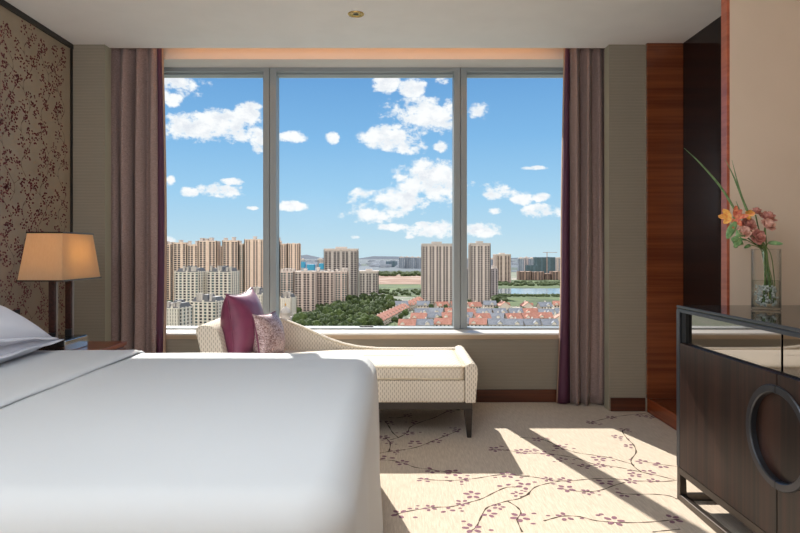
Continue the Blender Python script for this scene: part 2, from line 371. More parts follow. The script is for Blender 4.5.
# ---------------------------------------------------------------- ceiling downlight
def downlight(x,y,vis=False,power=0):
    r=empty('ceiling_downlight',(x,y,CE),label='small round brass-rimmed downlight recessed in the ceiling before the window' if vis else None,cat='ceiling light' if vis else None)
    m=MB(); m.lathe([(.036,-.001),(.036,-.006),(.05,-.006),(.052,-.003),(.052,-.0005)],n=32); m.build('rim',M['brass'],r)
    m=MB(); m.lathe([(.0355,-.0045),(.022,-.0035),(.018,-.003)],n=24); m.build('reflector',M['brass'],r)
    m=MB(); m.lathe([(.0175,-.0028),(.0001,-.0028)],n=20); m.build('lamp_lens',M['dark'],r)
    return r
downlight(-.242,3.96,True)

# ---------------------------------------------------------------- curtains
def curtain(name,x0,x1,side,label,seed):
    r=random.Random(seed); root=empty(name,((x0+x1)/2,4.72,0),label=label,cat='curtain')
    nx=120; nz=40; W=x1-x0; cx=(x0+x1)/2
    # fold phase is uneven
    NF=4; kn=[0]; 
    for i in range(NF): kn.append(kn[-1]+r.uniform(.65,1.45))
    T=kn[-1]
    def ph(u):
        q=u*T
        for i in range(NF):
            if q<=kn[i+1]: return i+(q-kn[i])/(kn[i+1]-kn[i])
        return NF
    P=[]
    for j in range(nz+1):
        t_=j/nz; z=.012+t_*(2.835-.012); row=[]
        for i in range(nx+1):
            u=i/nx; p=ph(u); A=.064*(.75+.25*math.sin(p*2.3+seed))
            if z>2.45: A*=max(.45,1-(z-2.45)*1.1)
            wob=.25*math.sin(z*1.1+p*1.9+seed)+.12*math.sin(z*2.7+p)
            y=A*math.sin(2*PI*(p*1.0+wob*.35)); x=x0+u*W-cx+.008*math.cos(2*PI*p*2+wob*3)*min(1,(2.8-z))
            if z>2.3 and int(p)%2==0: x+=.02*(z-2.3)*math.sin(2*PI*p)
            row.append((x,y*.95,z))
        P.append(row)
    m=MB(); m.grid(P); o=m.build('drape',M['curtain'],root); s=o.modifiers.new('s','SOLIDIFY'); s.thickness=.003
    # plum lining turned round the leading edge
    e=x1-cx if side>0 else x0-cx
    P=[]; Q=[]
    for j in range(nz+1):
        t_=j/nz; z=.012+t_*(2.835-.012)
        fl_=.035*max(0,1-t_*3)**1.5 if side<0 else 0.0
        w=.030+.010*math.sin(z*1.3)+fl_+(.02*(1-t_) if side<0 else .012*math.sin(t_*3))
        P.append([(e-side*.012,.02,z),(e+side*w*.4,-.008,z),(e+side*w*.8,.0,z),(e+side*w,.02,z)])
        Q.append([(e+side*w,.021,z),(e+side*(w+.004+.010*(1-t_)*(side>0)),.045,z)])
    m=MB(); m.grid(P); o=m.build('lining',M['lining'],root); s=o.modifiers.new('s','SOLIDIFY'); s.thickness=.003; tag(o,'plum purple lining along the window edge')
    m=MB(); m.grid(Q); o=m.build('edge_band',M['lining_edge'],root); s=o.modifiers.new('s','SOLIDIFY'); s.thickness=.003
    return root
curtain('curtain',-2.19,-1.80,1,'floor-length mauve-taupe curtain with plum lining, left of the window by the bedside lamp',3)
curtain('curtain',1.33,1.655,-1,'floor-length mauve-taupe curtain with plum lining, right of the window near the wood panel',11)
o=boxo('curtain_track',(OX0,OX1,4.70,4.735,2.838,2.849),M['frame'],label='slim metal curtain track in the ceiling pocket over the window',cat='curtain track')

# ---------------------------------------------------------------- bed
bed=empty('bed',(-1.2,2.2,0),label='large bed made up with smooth white linen beside the window',cat='bed')
BX0,BX1,BY0,BY1,BZ=-2.27,-.085,1.27,3.215,.658
def rrect(x0,x1,y0,y1,R,n=10,side=40):
    pts=[]
    def arc(cx,cy,a0):
        for k in range(n+1): a=a0+k/n*PI/2; pts.append((cx+R*math.cos(a),cy+R*math.sin(a)))
    def seg(a,b):
        for k in range(1,side): t_=k/side; pts.append((a[0]+(b[0]-a[0])*t_,a[1]+(b[1]-a[1])*t_))
    arc(x1-R,y1-R,0); seg((x1-R,y1),(x0+R,y1)); arc(x0+R,y1-R,PI/2); seg((x0,y1-R),(x0,y0+R)); arc(x0+R,y0+R,PI); seg((x0+R,y0),(x1-R,y0)); arc(x1-R,y0+R,1.5*PI); seg((x1,y0+R),(x1,y1-R))
    return pts
def bedrow(d,z,fold=0):
    R=max(.14-d,.004) if d>0 else .14-d
    pts=rrect(BX0+d,BX1-d,BY0+d,BY1-d,R); out=[]
    n=len(pts)
    for i,(x,y) in enumerate(pts):
        a=pts[(i+1)%n]; b=pts[i-1]; tx,ty=a[0]-b[0],a[1]-b[1]; L=math.hypot(tx,ty) or 1; nx,ny=ty/L,-tx/L
        w=noise.noise(Vector((x*2.2,y*2.2,z*.6)))
        dz=.004*noise.noise(Vector((x*2.5,y*2.5,3))) if z>.6 else 0
        out.append((x+nx*fold*w,y+ny*fold*w,z+dz))
    return out
rows=[]
for z,d,f in [(.02,-.024,.035),(.15,-.020,.03),(.3,-.014,.022),(.42,-.009,.014),(.5,-.004,.01),(.55,0,.006)]: rows.append(bedrow(d,z,f))
rr=.10
for k in range(1,9):
    a=k/8*PI/2; rows.append(bedrow(rr*(1-math.cos(a)),.55+(BZ-.55)*math.sin(a),.004))
for d in (.16,.24,.34,.46,.6,.75,.9,.955): rows.append(bedrow(d,BZ+.006*min(1,(d-.11)*3),0))
m=MB(); m.grid(rows,0,True,True); m.add(rows[-1],[tuple(range(len(rows[-1])))],0,True); m.build('duvet',M['linen'],bed,matrix=Matrix.Translation((1.2,-2.2,0)))
T=Matrix.Translation((1.2,-2.2,0))
# folded-back top sheet
xs=[-1.262,-1.266,-1.275,-1.29,-1.35,-1.5,-1.7,-1.95,-2.2]
hs=[.003,.011,.016,.019,.017,.016,.015,.014,.012]
P=[]
path=[]
for k in range(7): path.append((BY1+.03-.01*k*.5,.25+k*.05))
prof=[(BY1+.022,.3),(BY1+.016,.42),(BY1+.006,.53)]
for k in range(1,8):
    a=k/7*PI/2; prof.append((BY1-rr*(1-math.cos(a)),.55+(BZ-.55)*math.sin(a)))
ny=60
for k in range(1,ny): prof.append((BY1-rr-(BY1-BY0-2*rr)*k/ny,BZ+.006))
for k in range(7,0,-1):
    a=k/7*PI/2; prof.append((BY0+rr*(1-math.cos(a)),.55+(BZ-.55)*math.sin(a)))
prof+=[(BY0-.006,.53),(BY0-.016,.42),(BY0-.022,.3)]
for i,x in enumerate(xs):
    row=[]
    for j,(y,z) in enumerate(prof):
        yc=(BY0+BY1)/2; wav=.008*noise.noise(Vector((y*3,0,z*2))) +.0015*noise.noise(Vector((y*22,i*.3,0)))
        up=hs[i]; nz=1 if BY0+rr<y<BY1-rr else .3
        row.append((x+wav,y+(hs[i]*(.9 if y>yc else -.9) if nz<1 else 0),z+up*(1 if nz==1 else .6)+.004*noise.noise(Vector((x*5,y*4,1)))*(1 if i>2 else 0)))
    P.append(row)
m=MB(); m.grid(P); o=m.build('turned_down_sheet',M['linen'],bed,matrix=T); s=o.modifiers.new('s','SOLIDIFY'); s.thickness=.004; s.offset=-1
m=MB(); m.box(-2.30,-.16,1.36,3.10,.09,.52); m.build('mattress',M['linen'],bed,matrix=T,bev=.04)
m=MB(); m.box(-2.30,-.2,1.4,3.06,.0,.088); m.build('bed_base',M['bedbase'],bed,matrix=T,bev=.01)
m=MB(); m.box(-2.352,-2.335,1.2,3.24,.1,.62); m.build('headboard',M['bedbase'],bed,matrix=T,bev=.006)

def pillow_mesh(w,h,t,n=22,flange=0.0,pinch=.06,pw=2.2,sag=0):
    m=MB()
    for sgn in (1,-1):
        P=[]
        for i in range(n+1):
            row=[]
            for j in range(n+1):
                u=-1+2*i/n; v=-1+2*j/n
                iu=max(0,1-abs(u)**pw); iv=max(0,1-abs(v)**pw)
                z=sgn*t/2*(iu*iv)**.55
                x=u*w/2*(1-pinch*(1-abs(v)**2)*abs(u)**3); y=v*h/2*(1-pinch*(1-abs(u)**2)*abs(v)**3)
                z+=.004*noise.noise(Vector((x*14,y*14,sgn*3)))*(iu*iv)**.3 - sag*u*u
                row.append((x,y,z))
            P.append(row)
        m.grid(P)
    return m
def seam(w,h,pinch,r,n=22):
    pts=[]
    for (a,b,c,d) in [(-1,-1,1,-1),(1,-1,1,1),(1,1,-1,1),(-1,1,-1,-1)]:
        for k in range(n):
            t_=k/n; u=a+(c-a)*t_; v=b+(d-b)*t_
            pts.append((u*w/2*(1-pinch*(1-abs(v)**2)*abs(u)**3),v*h/2*(1-pinch*(1-abs(u)**2)*abs(v)**3),0))
    pts.append(pts[0]); m=MB(); m.tube(pts,r,6,cap=False); return m
def flange_mesh(w,h,fw,n=24):
    m=MB(); P=[]
    for k in range(3):
        f=fw*k/2; row=[]
        for (a,b,c,d) in [(-1,-1,1,-1),(1,-1,1,1),(1,1,-1,1),(-1,1,-1,-1)]:
            for q in range(n):
                t_=q/n; u=a+(c-a)*t_; v=b+(d-b)*t_
                x=u*(w/2-.02+f); y=v*(h/2-.02+f); row.append((x,y,.004*math.sin(x*20+y*17)*k/2))
        P.append(row)
    m.grid(P,wrap=True); return m
def bed_pillow(loc,rot,w,h,t,label,sag=0):
    o=pillow_mesh(w,h,t,sag=sag,pinch=.03).build('pillow',M['pillow_linen'],loc=loc); o.rotation_euler=rot
    tag(o,label,'pillow','pillows at the head of the bed')
    f=flange_mesh(w,h,.042).build('flange',M['pillow_linen'],o); s=f.modifiers.new('s','SOLIDIFY'); s.thickness=.004
    return o
bed_pillow((-1.97,2.72,.735),(0,math.radians(2),math.radians(2)),.62,.72,.17,'white pillow lying flat on the bed under a taller pillow, nearest the window',.0)
bed_pillow((-1.94,2.72,.865),(math.radians(-7),math.radians(16),math.radians(3)),.58,.70,.24,'plump white flanged pillow on top of another, nearest the bedside lamp',.0)

# ---------------------------------------------------------------- nightstand, lamp
ns=empty('nightstand',(-2.03,3.64,0),label='reddish wood nightstand with a square-edged top between bed and left wall',cat='nightstand')
T=Matrix.Translation((2.03,-3.64,0))
m=MB(); m.box(-2.355,-1.717,3.28,4.0,.565,.59); m.build('tabletop',M['night_wood'],ns,matrix=T,bev=.003)
m=MB(); m.box(-2.35,-1.73,3.29,3.99,.08,.564); m.build('body',M['night_wood'],ns,matrix=T,bev=.002)
for z0,z1_ in ((.10,.32),(.335,.555)):
    m=MB(); m.box(-1.729,-1.716,3.3,3.98,z0,z1_); d=m.build('drawer',M['night_wood'],ns,matrix=T,bev=.002)
    m=MB(); m.box(-1.715,-1.70,3.58,3.70,(z0+z1_)/2-.006,(z0+z1_)/2+.006); m.build('handle',M['gunmetal'],d,bev=.002)
m=MB(); m.box(-2.33,-1.76,3.32,3.96,0,.08); m.build('plinth',M['dark'],ns,matrix=T)
lp=empty('table_lamp',(-1.965,3.67,.59),label='bedside lamp with rectangular cream shade on two leather-wrapped posts',cat='table lamp')
T=Matrix.Translation((1.965,-3.67,-.59))
m=MB(); m.box(-2.05,-1.88,3.535,3.80,.5905,.660); m.build('base',M['marble_black'],lp,matrix=T,bev=.003)
m=MB(); m.box(-1.879,-1.872,3.54,3.80,.592,.656); m.build('side_plate',M['chrome'],lp,matrix=T,bev=.002)
for y in (3.585,3.765):
    m=MB(); m.box(-1.985,-1.945,y-.016,y+.016,.70,1.10); m.build('post',M['leather'],lp,matrix=T,bev=.006)
    m=MB(); m.box(-1.9445,-1.9415,y-.010,y+.010,.66,1.10); m.build('post_rail',M['rail'],lp,matrix=T,bev=.001)
    m=MB(); m.box(-1.985,-1.945,y-.016,y+.016,.6605,.699); m.build('post_foot',M['gunmetal'],lp,matrix=T,bev=.003)
    m=MB(); m.lathe([(.002,-.03),(.02,-.022),(.029,0),(.022,.022),(.012,.045),(.012,.06)],c=(-1.965,y,1.15),n=16); m.build('bulb',M['bulb'],lp,matrix=T)
m=MB(); m.box(-1.97,-1.96,3.585,3.765,1.098,1.104); m.box(-1.968,-1.962,3.672,3.678,1.1,1.262); m.box(-2.065,-1.865,3.672,3.678,1.262,1.268); m.build('harp',M['gunmetal'],lp,matrix=T)
a=(-2.09,-1.84,3.45,3.90,1.004); b=(-2.065,-1.865,3.50,3.85,1.274)
P=[]
for c in (a,b): P.append([(c[0],c[2],c[4]),(c[1],c[2],c[4]),(c[1],c[3],c[4]),(c[0],c[3],c[4])])
m=MB(); m.grid(P,0,False,True); sh=m.build('lamp_shade',M['shade'],lp,matrix=T,fixn=True); s=sh.modifiers.new('s','SOLIDIFY'); s.thickness=.002
for c in (a,b):
    m=MB(); z=c[4]; e=.004
    m.box(c[0]-e,c[1]+e,c[2]-e,c[2]+.001,z-.004,z+.004); m.box(c[0]-e,c[1]+e,c[3]-.001,c[3]+e,z-.004,z+.004)
    m.box(c[0]-e,c[0]+.001,c[2],c[3],z-.004,z+.004); m.box(c[1]-.001,c[1]+e,c[2],c[3],z-.004,z+.004)
    m.build('shade_trim',M['dark_wood'],lp,matrix=T)
for y in (3.585,3.765):
    l=bpy.data.lights.new('bulb_light','POINT'); l.energy=.55; l.color=(1,.80,.44); l.shadow_soft_size=.05
    o=bpy.data.objects.new('bulb_light',l); COL.objects.link(o); o.location=(-1.965,y*.7+3.675*.3,1.15)
so=empty('wall_socket',(XL,3.87,.76),label='small dark switch plate low on the patterned wall behind the pillows',cat='switch')
m=MB(); m.box(.001,.009,-.043,.043,-.043,.043); m.build('plate',M['dark'],so,bev=.003)
m=MB(); m.box(.009,.013,-.02,.02,-.02,.02); m.build('rocker',M['black'],so,bev=.001)

# ---------------------------------------------------------------- chaise
ch=empty('chaise_longue',(-.35,4.22,0),label='cream woven chaise longue with sweeping low back and dark wooden legs under the window',cat='chaise longue')
T=Matrix.Translation((.35,-4.22,0))
m=MB(); m.box(-1.17,.49,3.885,4.6,.180,.2255); m.build('rail',M['dark_wood'],ch,matrix=T,bev=.003)
for sx in (-1,1):
    for sy in (-1,1):
        x=.465 if sx>0 else -1.145; y=3.912 if sy<0 else 4.572
        m=MB(); o=.0; h=.026
        m.frus((x-.015+sx*.008,x+.012+sx*.008,y-.012+sy*.006,y+.012+sy*.006,0),(x-h,x+h,y-h,y+h,.18)); m.build('leg',M['dark_wood'],ch,matrix=T,bev=.003)
m=MB(); m.box(-1.185,.441,3.865,4.6,.226,.368); m.build('seat_base',M['chaise'],ch,matrix=T,bev=.012)
# seat cushion, crowned
n=30; P=[]
x0,x1,y0,y1=-1.04,.437,3.862,4.53
rows=[]
for z,d in [(.370,.012),(.374,.004),(.382,0),(.436,0),(.445,.003),(.452,.012)]: rows.append([(x,y,z) for x,y in rrect(x0+d,x1-d,y0+d,y1-d,.035-min(d,.02),5,14)])
for d in (.04,.1,.18,.26,.33): rows.append([(x,y,.455+.012*min(1,d/.2)) for x,y in rrect(x0+d,x1-d,y0+d,y1-d,.01,5,14)])
m=MB(); m.grid(rows,0,True,True); n0=rows[-1]; m.add(n0,[tuple(range(len(n0)))],0,True); cu=m.build('seat_cushion',M['chaise'],ch,matrix=T)
for z in (.447,.376):
    p=rrect(x0-.001,x1+.001,y0-.001,y1+.001,.035,5,14); p.append(p[0]); m=MB(); m.tube([(x,y,z) for x,y in p],.0045,6,cap=False); m.build('piping',M['chaise_plain'],cu)
# right low arm
prof=[(.443,.226),(.443,.43),(.446,.452),(.458,.466),(.478,.472),(.50,.468),(.515,.455),(.522,.43),(.520,.38),(.512,.30),(.508,.226)]
m=MB(); m.prism(prof,'y',3.858,4.61,smooth=True); m.build('low_arm',M['chaise'],ch,matrix=T,bev=.006)
# left high end, rolled outwards
prof=[(-1.187,.226),(-1.192,.40),(-1.205,.54),(-1.222,.62),(-1.235,.665),(-1.232,.690),(-1.215,.704),(-1.18,.708),(-1.13,.700),(-1.10,.675),(-1.083,.63),(-1.065,.55),(-1.048,.46),(-1.042,.37),(-1.042,.226)]
m=MB(); m.prism(prof,'y',3.862,4.62,smooth=True); m.build('head_end',M['chaise'],ch,matrix=T,bev=.010)
# sweeping back
def ht(x):
    K=[(-1.20,.700),(-1.05,.702),(-.95,.695),(-.865,.685),(-.77,.660),(-.666,.618),(-.56,.570),(-.466,.528),(-.36,.494),(-.26,.474),(-.118,.462),(.1,.460),(.3,.460),(.515,.462)]
    for (a,b),(c,d) in zip(K,K[1:]):
        if x<=c: t_=(x-a)/(c-a); return b+(d-b)*t_
    return K[-1][1]
P=[]; nx=70
for i in range(nx+1):
    x=-1.19+i/nx*(1.705); h=ht(x); P.append([(x,4.535,.23),(x,4.535,h-.03),(x,4.537,h-.014),(x,4.548,h-.003),(x,4.575,h),(x,4.602,h-.003),(x,4.614,h-.014),(x,4.617,h-.03),(x,4.617,.23)])
m=MB(); m.grid(P); m.add(P[0],[tuple(range(9))]); m.add(P[-1],[tuple(range(9))]); m.build('back',M['chaise'],ch,matrix=T)
m=MB(); m.tube([(x,4.537,ht(x)-.009) for x in [-1.04+k*.03 for k in range(50)]],.004,6); m.build('piping',M['chaise_plain'],ch,matrix=T)

def cushion(name,center,size,t,nrm,mt,mp,label,roll=0):
    nz=Vector(nrm).normalized(); up=(Vector((0,0,1))-nz*nz.z).normalized(); sx=up.cross(nz)
    R=Matrix((sx,up,nz)).transposed().to_4x4() @ Matrix.Rotation(roll,4,'Z'); R.translation=center
    o=pillow_mesh(size,size,t,26,pinch=.13,pw=2.2).build(name,mt); o.matrix_world=R
    seam(size,size,.13,.005).build('piping',mp,o)
    tag(o,label,'cushion'); return o
cushion('cushion',(-1.0,4.13,.685),.45,.25,(1,-.14,.10),M['plum'],M['plum'],'large plum satin cushion standing against the high end of the chaise',math.radians(2))
cushion('cushion',(-.84,4.14,.605),.32,.19,(1,-.30,.24),M['sequin'],M['plum'],'small dusty pink shimmering cushion leaning beside the plum one',math.radians(-3))

# ---------------------------------------------------------------- sideboard
sb=empty('sideboard',(1.65,2.17,0),label='dark macassar sideboard with ring handle and smoked top by the right wall',cat='sideboard')
T=Matrix.Translation((-1.65,-2.17,0))
SX0,SX1,SY0,SY1=1.335,1.96,1.40,2.94
def sp(name,b,mt,par=sb,bev=.002,mm=None):
    m=MB(); m.box(*b); return m.build(name,mt,par,matrix=(T if par is sb else None),bev=bev)
sp('top_panel',(SX0+.004,SX1,SY0,SY1-.001,.899,.914),M['topglass'],bev=.001)
m=MB(); m.box(SX0,SX0+.0035,SY0,SY1,.903,.9145); m.box(SX0,SX0+.012,SY0,SY1,.884,.8985)
m.box(SX0,SX0+.012,SY1-.032,SY1,.158,.884); m.box(SX0,SX0+.012,SY0,SY0+.032,.158,.884); m.build('front_frame',M['gunmetal'],sb,matrix=T,bev=.0015)
m=MB(); m.box(SX0+.02,SX1,SY0,SY1-.002,.158,.742); m.box(SX0+.06,SX1,SY0,SY1-.002,.742,.898); m.build('carcass',M['macassar'],sb,matrix=T,bev=.002)
for y0,y1 in ((2.181,2.862),(1.45,2.169)):
    m=MB(); m.box(SX0+.022,SX0+.0595,y0,y1,.745,.8835); m.build('mirror_drawer',M['mirror'],sb,matrix=T,bev=.001)
m=MB(); m.box(SX0+.008,SX0+.0595,2.8625,SY1-.0325,.744,.882); m.build('shadow_gap',M['gap'],sb,matrix=T)
RC=(2.17,.52); R0,R1=.181,.153
def door_poly(y0,y1,z0,z1,right):
    # door outline with half of the round handle hole cut out; right=True: hole at y0 side
    pts=[]
    if right:
        pts=[(y1,z0),(y1,z1),(y0,z1)]; pts+=[(RC[0]+.003+R1*math.sin(a),RC[1]+R1*math.cos(a)) for a in [k*PI/24 for k in range(25)]]; pts+=[(y0,z0)]
    else:
        pts=[(y0,z1),(y0,z0),(y1,z0)]; pts+=[(RC[0]-.003-R1*math.sin(a),RC[1]-R1*math.cos(a)) for a in [k*PI/24 for k in range(25)]]; pts+=[(y1,z1)]
    return pts
for rgt,(y0,y1) in ((True,(2.1730,2.905)),(False,(1.44,2.1670))):
    m=MB(); m.prism(door_poly(y0,y1,.160,.740,rgt),'x',SX0+.001,SX0+.019); d=m.build('door',M['macassar'],sb,matrix=T)
    sg=1 if rgt else -1; P=[]
    for k in range(33):
        a=k/32*PI; s_,c_=math.sin(a)*sg,math.cos(a); y=RC[0]+sg*.0026
        P.append([(SX0+x,y+r*s_,RC[1]+r*c_) for r,x in ((R1-.001,.018),(R1-.001,-.002),(R1+.003,-.006),(R0-.003,-.006),(R0,-.002),(R0,.0008))])
    m=MB(); m.grid(P,0,False); m.build('ring_handle',M['gunmetal'],d)
# sled base
m=MB(); b=.030
for x in (SX0+.002,SX1-.05):
    m.box(x,x+b,SY0,SY1-.001,.126,.157); m.box(x,x+b,SY0,SY1-.001,0.001,.030); m.box(x,x+b,SY1-.032,SY1-.001,.030,.126); m.box(x,x+b,SY0,SY0+.03,.030,.126)
m.box(SX0+.032,SX1-.05,SY1-.032,SY1-.001,.001,.030); m.box(SX0+.032,SX1-.05,SY1-.032,SY1-.001,.126,.157); m.box(SX0+.032,SX1-.05,SY0,SY0+.03,.001,.030)
m.build('sled_base',M['base_metal'],sb,matrix=T,bev=.002)

# ---------------------------------------------------------------- vase and flowers
VX,VY,VZ=1.615,2.70,.9145
va=empty('vase',(VX,VY,VZ),label='clear glass cylinder vase half filled with water on the sideboard',cat='vase')
r=.057
m=MB(); m.lathe([(.0,0.0),(r-.004,0),(r,.004),(r,.262),(r-.0015,.264),(r-.003,.262),(r-.003,.012),(.0,.012)],n=40); m.build('glass',M['vase'],va)
m=MB(); m.lathe([(.0,.013),(r-.0035,.013),(r-.0035,.128),(.0,.128)],n=40); tag(m.build('water',M['water'],va))
gel=bmesh.new(); m=MB(); rr_=random.Random(4)
for k in range(110):
    a=rr_.random()*6.28; q=(r-.014)*math.sqrt(rr_.random()); z=.02+rr_.random()**1.3*.085; s_=rr_.uniform(.005,.0105)
    c=Vector((q*math.cos(a),q*math.sin(a),z)); R=Matrix.Rotation(rr_.random()*3,3,Vector((rr_.random(),rr_.random(),rr_.random()+.1)).normalized())
    v=[c+R@(Vector(p)*s_*rr_.uniform(.7,1.2)) for p in [(1,0,0),(-1,0,0),(0,1,0),(0,-1,0),(0,0,1),(0,0,-1)]]
    m.add(v,[(0,2,4),(2,1,4),(1,3,4),(3,0,4),(2,0,5),(1,2,5),(3,1,5),(0,3,5)])
o=m.build('crystal_gel',M['crystal'],va); tag(o,'crushed clear gel at the bottom',kind='stuff')
G='flowers and leaves in the glass vase'
def v3(px,py,dy=0): return at(px,py,VY+dy)
def stem_pts(top,foot):
    neck=Vector((VX+rnd.uniform(-.018,.012),VY+rnd.uniform(-.02,.02),VZ+.25)); return [foot,foot.lerp(neck,.5)+Vector((.006,0,0)),neck,neck.lerp(top,.5)+Vector((0,0,.006)),top]
def smooth(pts,k=5):
    pts=[Vector(p) for p in pts]; q=[]
    for i in range(len(pts)-1):
        p0=pts[max(i-1,0)];p1=pts[i];p2=pts[i+1];p3=pts[min(i+2,len(pts)-1)]
        for j in range(k):
            t_=j/k; q.append(.5*((2*p1)+(p2-p0)*t_+(2*p0-5*p1+4*p2-p3)*t_*t_+(3*p1-p0-3*p2+p3)*t_**3))
    q.append(pts[-1]); return q
def foot(): 
    a=rnd.random()*6.28; return Vector((VX+.012+.028*math.cos(a),VY+.028*math.sin(a),VZ+.03))
def blade_mesh(pts,w,fold=.3,tip=.1,base=.6):
    q=smooth(pts); P=[]; n=len(q)
    for i,p in enumerate(q):
        t_=(q[min(i+1,n-1)]-q[max(i-1,0)]).normalized(); s_=t_.cross(Vector((.2,-1,.1))).normalized(); u=s_.cross(t_).normalized()
        f=i/(n-1); ww=w*(base+(1-base)*min(1,f*3))*(1 if f<.6 else max(tip,1-((f-.6)/.4)**1.4))
        P.append([p-s_*ww/2,p+u*ww*fold*.4,p+s_*ww/2])
    m=MB(); m.grid(P); return m
def rootpt(): return Vector((VX,VY,VZ+.03))
for pts,w,lb in (([(742,225),(735,210),(720,186),(700,163),(684,148)],.012,'long arching green blade reaching far left out of the vase'),
              ([(748,214),(741,195),(733,175),(725,159)],.010,'dark upright grass blade rising left of centre from the bouquet'),
              ([(749,214),(742,197),(737,180),(732,160)],.009,'pale slender grass blade rising straightest from the bouquet'),
              ([(745,222),(740,211),(736,201)],.009,'short green blade poking up behind the orange orchid')):
    f_=foot(); P=[f_,Vector((VX-.008,VY+.01,VZ+.25))]+[v3(x,y,.02) for x,y in pts]
    m=blade_mesh(P,w,base=.45); o=m.build('grass_blade',M['blade'],fixn=False); s=o.modifiers.new('s','SOLIDIFY'); s.thickness=.0012; tag(o,lb,'grass blade',G)
def petal(m,c,dirv,upv,L,W,cup,mi=0,wave=0):
    d=dirv.normalized(); u=(upv-d*upv.dot(d)).normalized(); s_=d.cross(u); P=[]
    for i in range(7):
        f=i/6; ww=W*math.sin(PI*(f*.82+.10))**.8; row=[]
        for j in range(5):
            g=-1+j/2; row.append(c+d*(L*f)+u*(cup*L*f*f*.9+cup*.5*ww*g*g+wave*math.sin(f*9+g*3)*L*.05)+s_*(ww*g/2))
        P.append(row)
    m.grid(P,mi)
def rose(px,py,s,dy,mt,lb,tilt=(0,-.5,.8)):
    c=v3(px,py,dy); root=empty('rose',c,label=lb,cat='rose',group=G)
    ax=Vector(tilt).normalized(); a1=ax.cross(Vector((1,0,.1))).normalized(); a2=ax.cross(a1)
    m=MB()
    for ring,(n,L,W,cup,off) in enumerate([(6,1.0,.95,.25,0),(6,.85,.85,.6,.3),(5,.65,.7,1.1,.1),(4,.42,.5,1.9,.5),(3,.25,.35,2.6,.2)]):
        for k in range(n):
            a=off+k*2*PI/n; d=a1*math.cos(a)+a2*math.sin(a)+ax*(.1+ring*.25); petal(m,ax*(-.1*s),d,ax,L*s,W*s,cup,0,1)
    o=m.build('petals',mt,root,fixn=False); sd=o.modifiers.new('s','SOLIDIFY'); sd.thickness=.0008
    st=MB(); P=smooth(stem_pts(c-ax*s*.3,foot())); st.tube([p-c for p in P],.0028,7); st.build('stem',M['stem'],root)
rose(767,219,0.040,.01,M['rose2'],'wide dusty rose at the upper right of the bouquet',(.2,-.5,.9))
rose(767,226,0.037,-.03,M['rose'],'dusty pink rose at the right, just below the widest bloom',(.3,-.7,.6))
rose(757,237,0.037,-.02,M['rose2'],'dusty rose hanging lowest, right over the vase rim',(.1,-.9,.2))
rose(743,233,0.034,-.03,M['rose'],'pale pink rose low on the left above the vase rim',(-.3,-.8,.5))
rose(748,225,0.034,.0,M['rose2'],'brownish rose in the middle of the bouquet',(-.1,-.9,.5))
rose(756,213,0.029,.03,M['rose2'],'small dark red rose at the top of the bouquet',(.1,-.3,1))
c=v3(733,217,-.02); root=empty('orchid',c,label='orange and red orchid bloom at the left of the bouquet',cat='orchid',group=G)
m=MB(); ax=Vector((-.3,-.9,.2)).normalized(); a1=Vector((-1,.2,.2)); a1=(a1-ax*a1.dot(ax)).normalized(); a2=ax.cross(a1)
m2=MB()
for k,(a,L) in enumerate([(.15,.052),(-.6,.046),(.95,.044)]): petal(m,Vector((-.008,0,.0)),a1*math.cos(a)+a2*math.sin(a),ax,L,.026,.25,0,1)
for k,(a,L) in enumerate([(2.2,.034),(3.4,.036),(4.2,.03),(1.5,.04),(-1.5,.036)]): petal(m2,Vector((.010,.003,-.002)),a1*math.cos(a)+a2*math.sin(a),ax,L*1.35,.022,.35,0,1)
o=m.build('petals',M['orchid_y'],root,fixn=False); tag(o,'yellow-orange petals'); o=m2.build('petals',M['orchid_r'],root,fixn=False); tag(o,'red petals')
st=MB(); st.tube([p-c for p in smooth(stem_pts(c,foot()))],.0026,7); st.build('stem',M['stem'],root)
c=v3(748,215,-.01); root=empty('orchid',c,label='yellow orchid petal cluster between the red bloom and the roses',cat='orchid',group=G)
m=MB()
for a in (.4,1.5,2.6,4.4): petal(m,Vector((0,0,0)),Vector((math.cos(a),-.3,math.sin(a)*.8)),Vector((0,-1,.2)),.026,.024,.3,0,1)
m.build('petals',M['orchid_y'],root,fixn=False); st=MB(); st.tube([p-c for p in smooth(stem_pts(c,foot()))],.0024,7); st.build('stem',M['stem'],root)
def leaf(pts,w,lb,lobes=0,extra=None):
    P=[v3(x,y,d) for x,y,d in pts]; c=P[0]; root=empty('leaf_sprig',c,label=lb,cat='leaf',group=G)
    m=MB(); q=smooth(P,6); n=len(q); G_=[]
    for i,p in enumerate(q):
        t_=(q[min(i+1,n-1)]-q[max(i-1,0)]).normalized(); s_=t_.cross(Vector((.1,-1,.25))).normalized(); f=i/(n-1)
        ww=w*math.sin(PI*min(1,f*.93+.06))**.7*(1+(.35*math.cos(f*lobes*2*PI) if lobes else 0)); G_.append([p-c-s_*ww/2,p-c-s_*ww*.25+Vector((0,-.003,0)),p-c+Vector((0,.002,0)),p-c+s_*ww*.25+Vector((0,-.003,0)),p-c+s_*ww/2])
    m.grid(G_); o=m.build('leaf',M['leaf'],root,fixn=False); s=o.modifiers.new('s','SOLIDIFY'); s.thickness=.0008
    st=MB(); st.tube([p-c for p in smooth(stem_pts(c,foot()))],.0018,6); st.build('stem',M['stem'],root)
leaf([(736,222,-.03),(731,230,-.04),(727,239,-.05)],.034,'pale green leaf hanging at the far left of the bouquet')
leaf([(746,231,-.03),(739,238,-.045),(735,248,-.05)],.05,'large lobed green leaf drooping left of the vase rim',3)
leaf([(742,238,-.03),(736,239,-.05),(731,240,-.05)],.022,'small green side leaf beside the drooping lobed leaf')
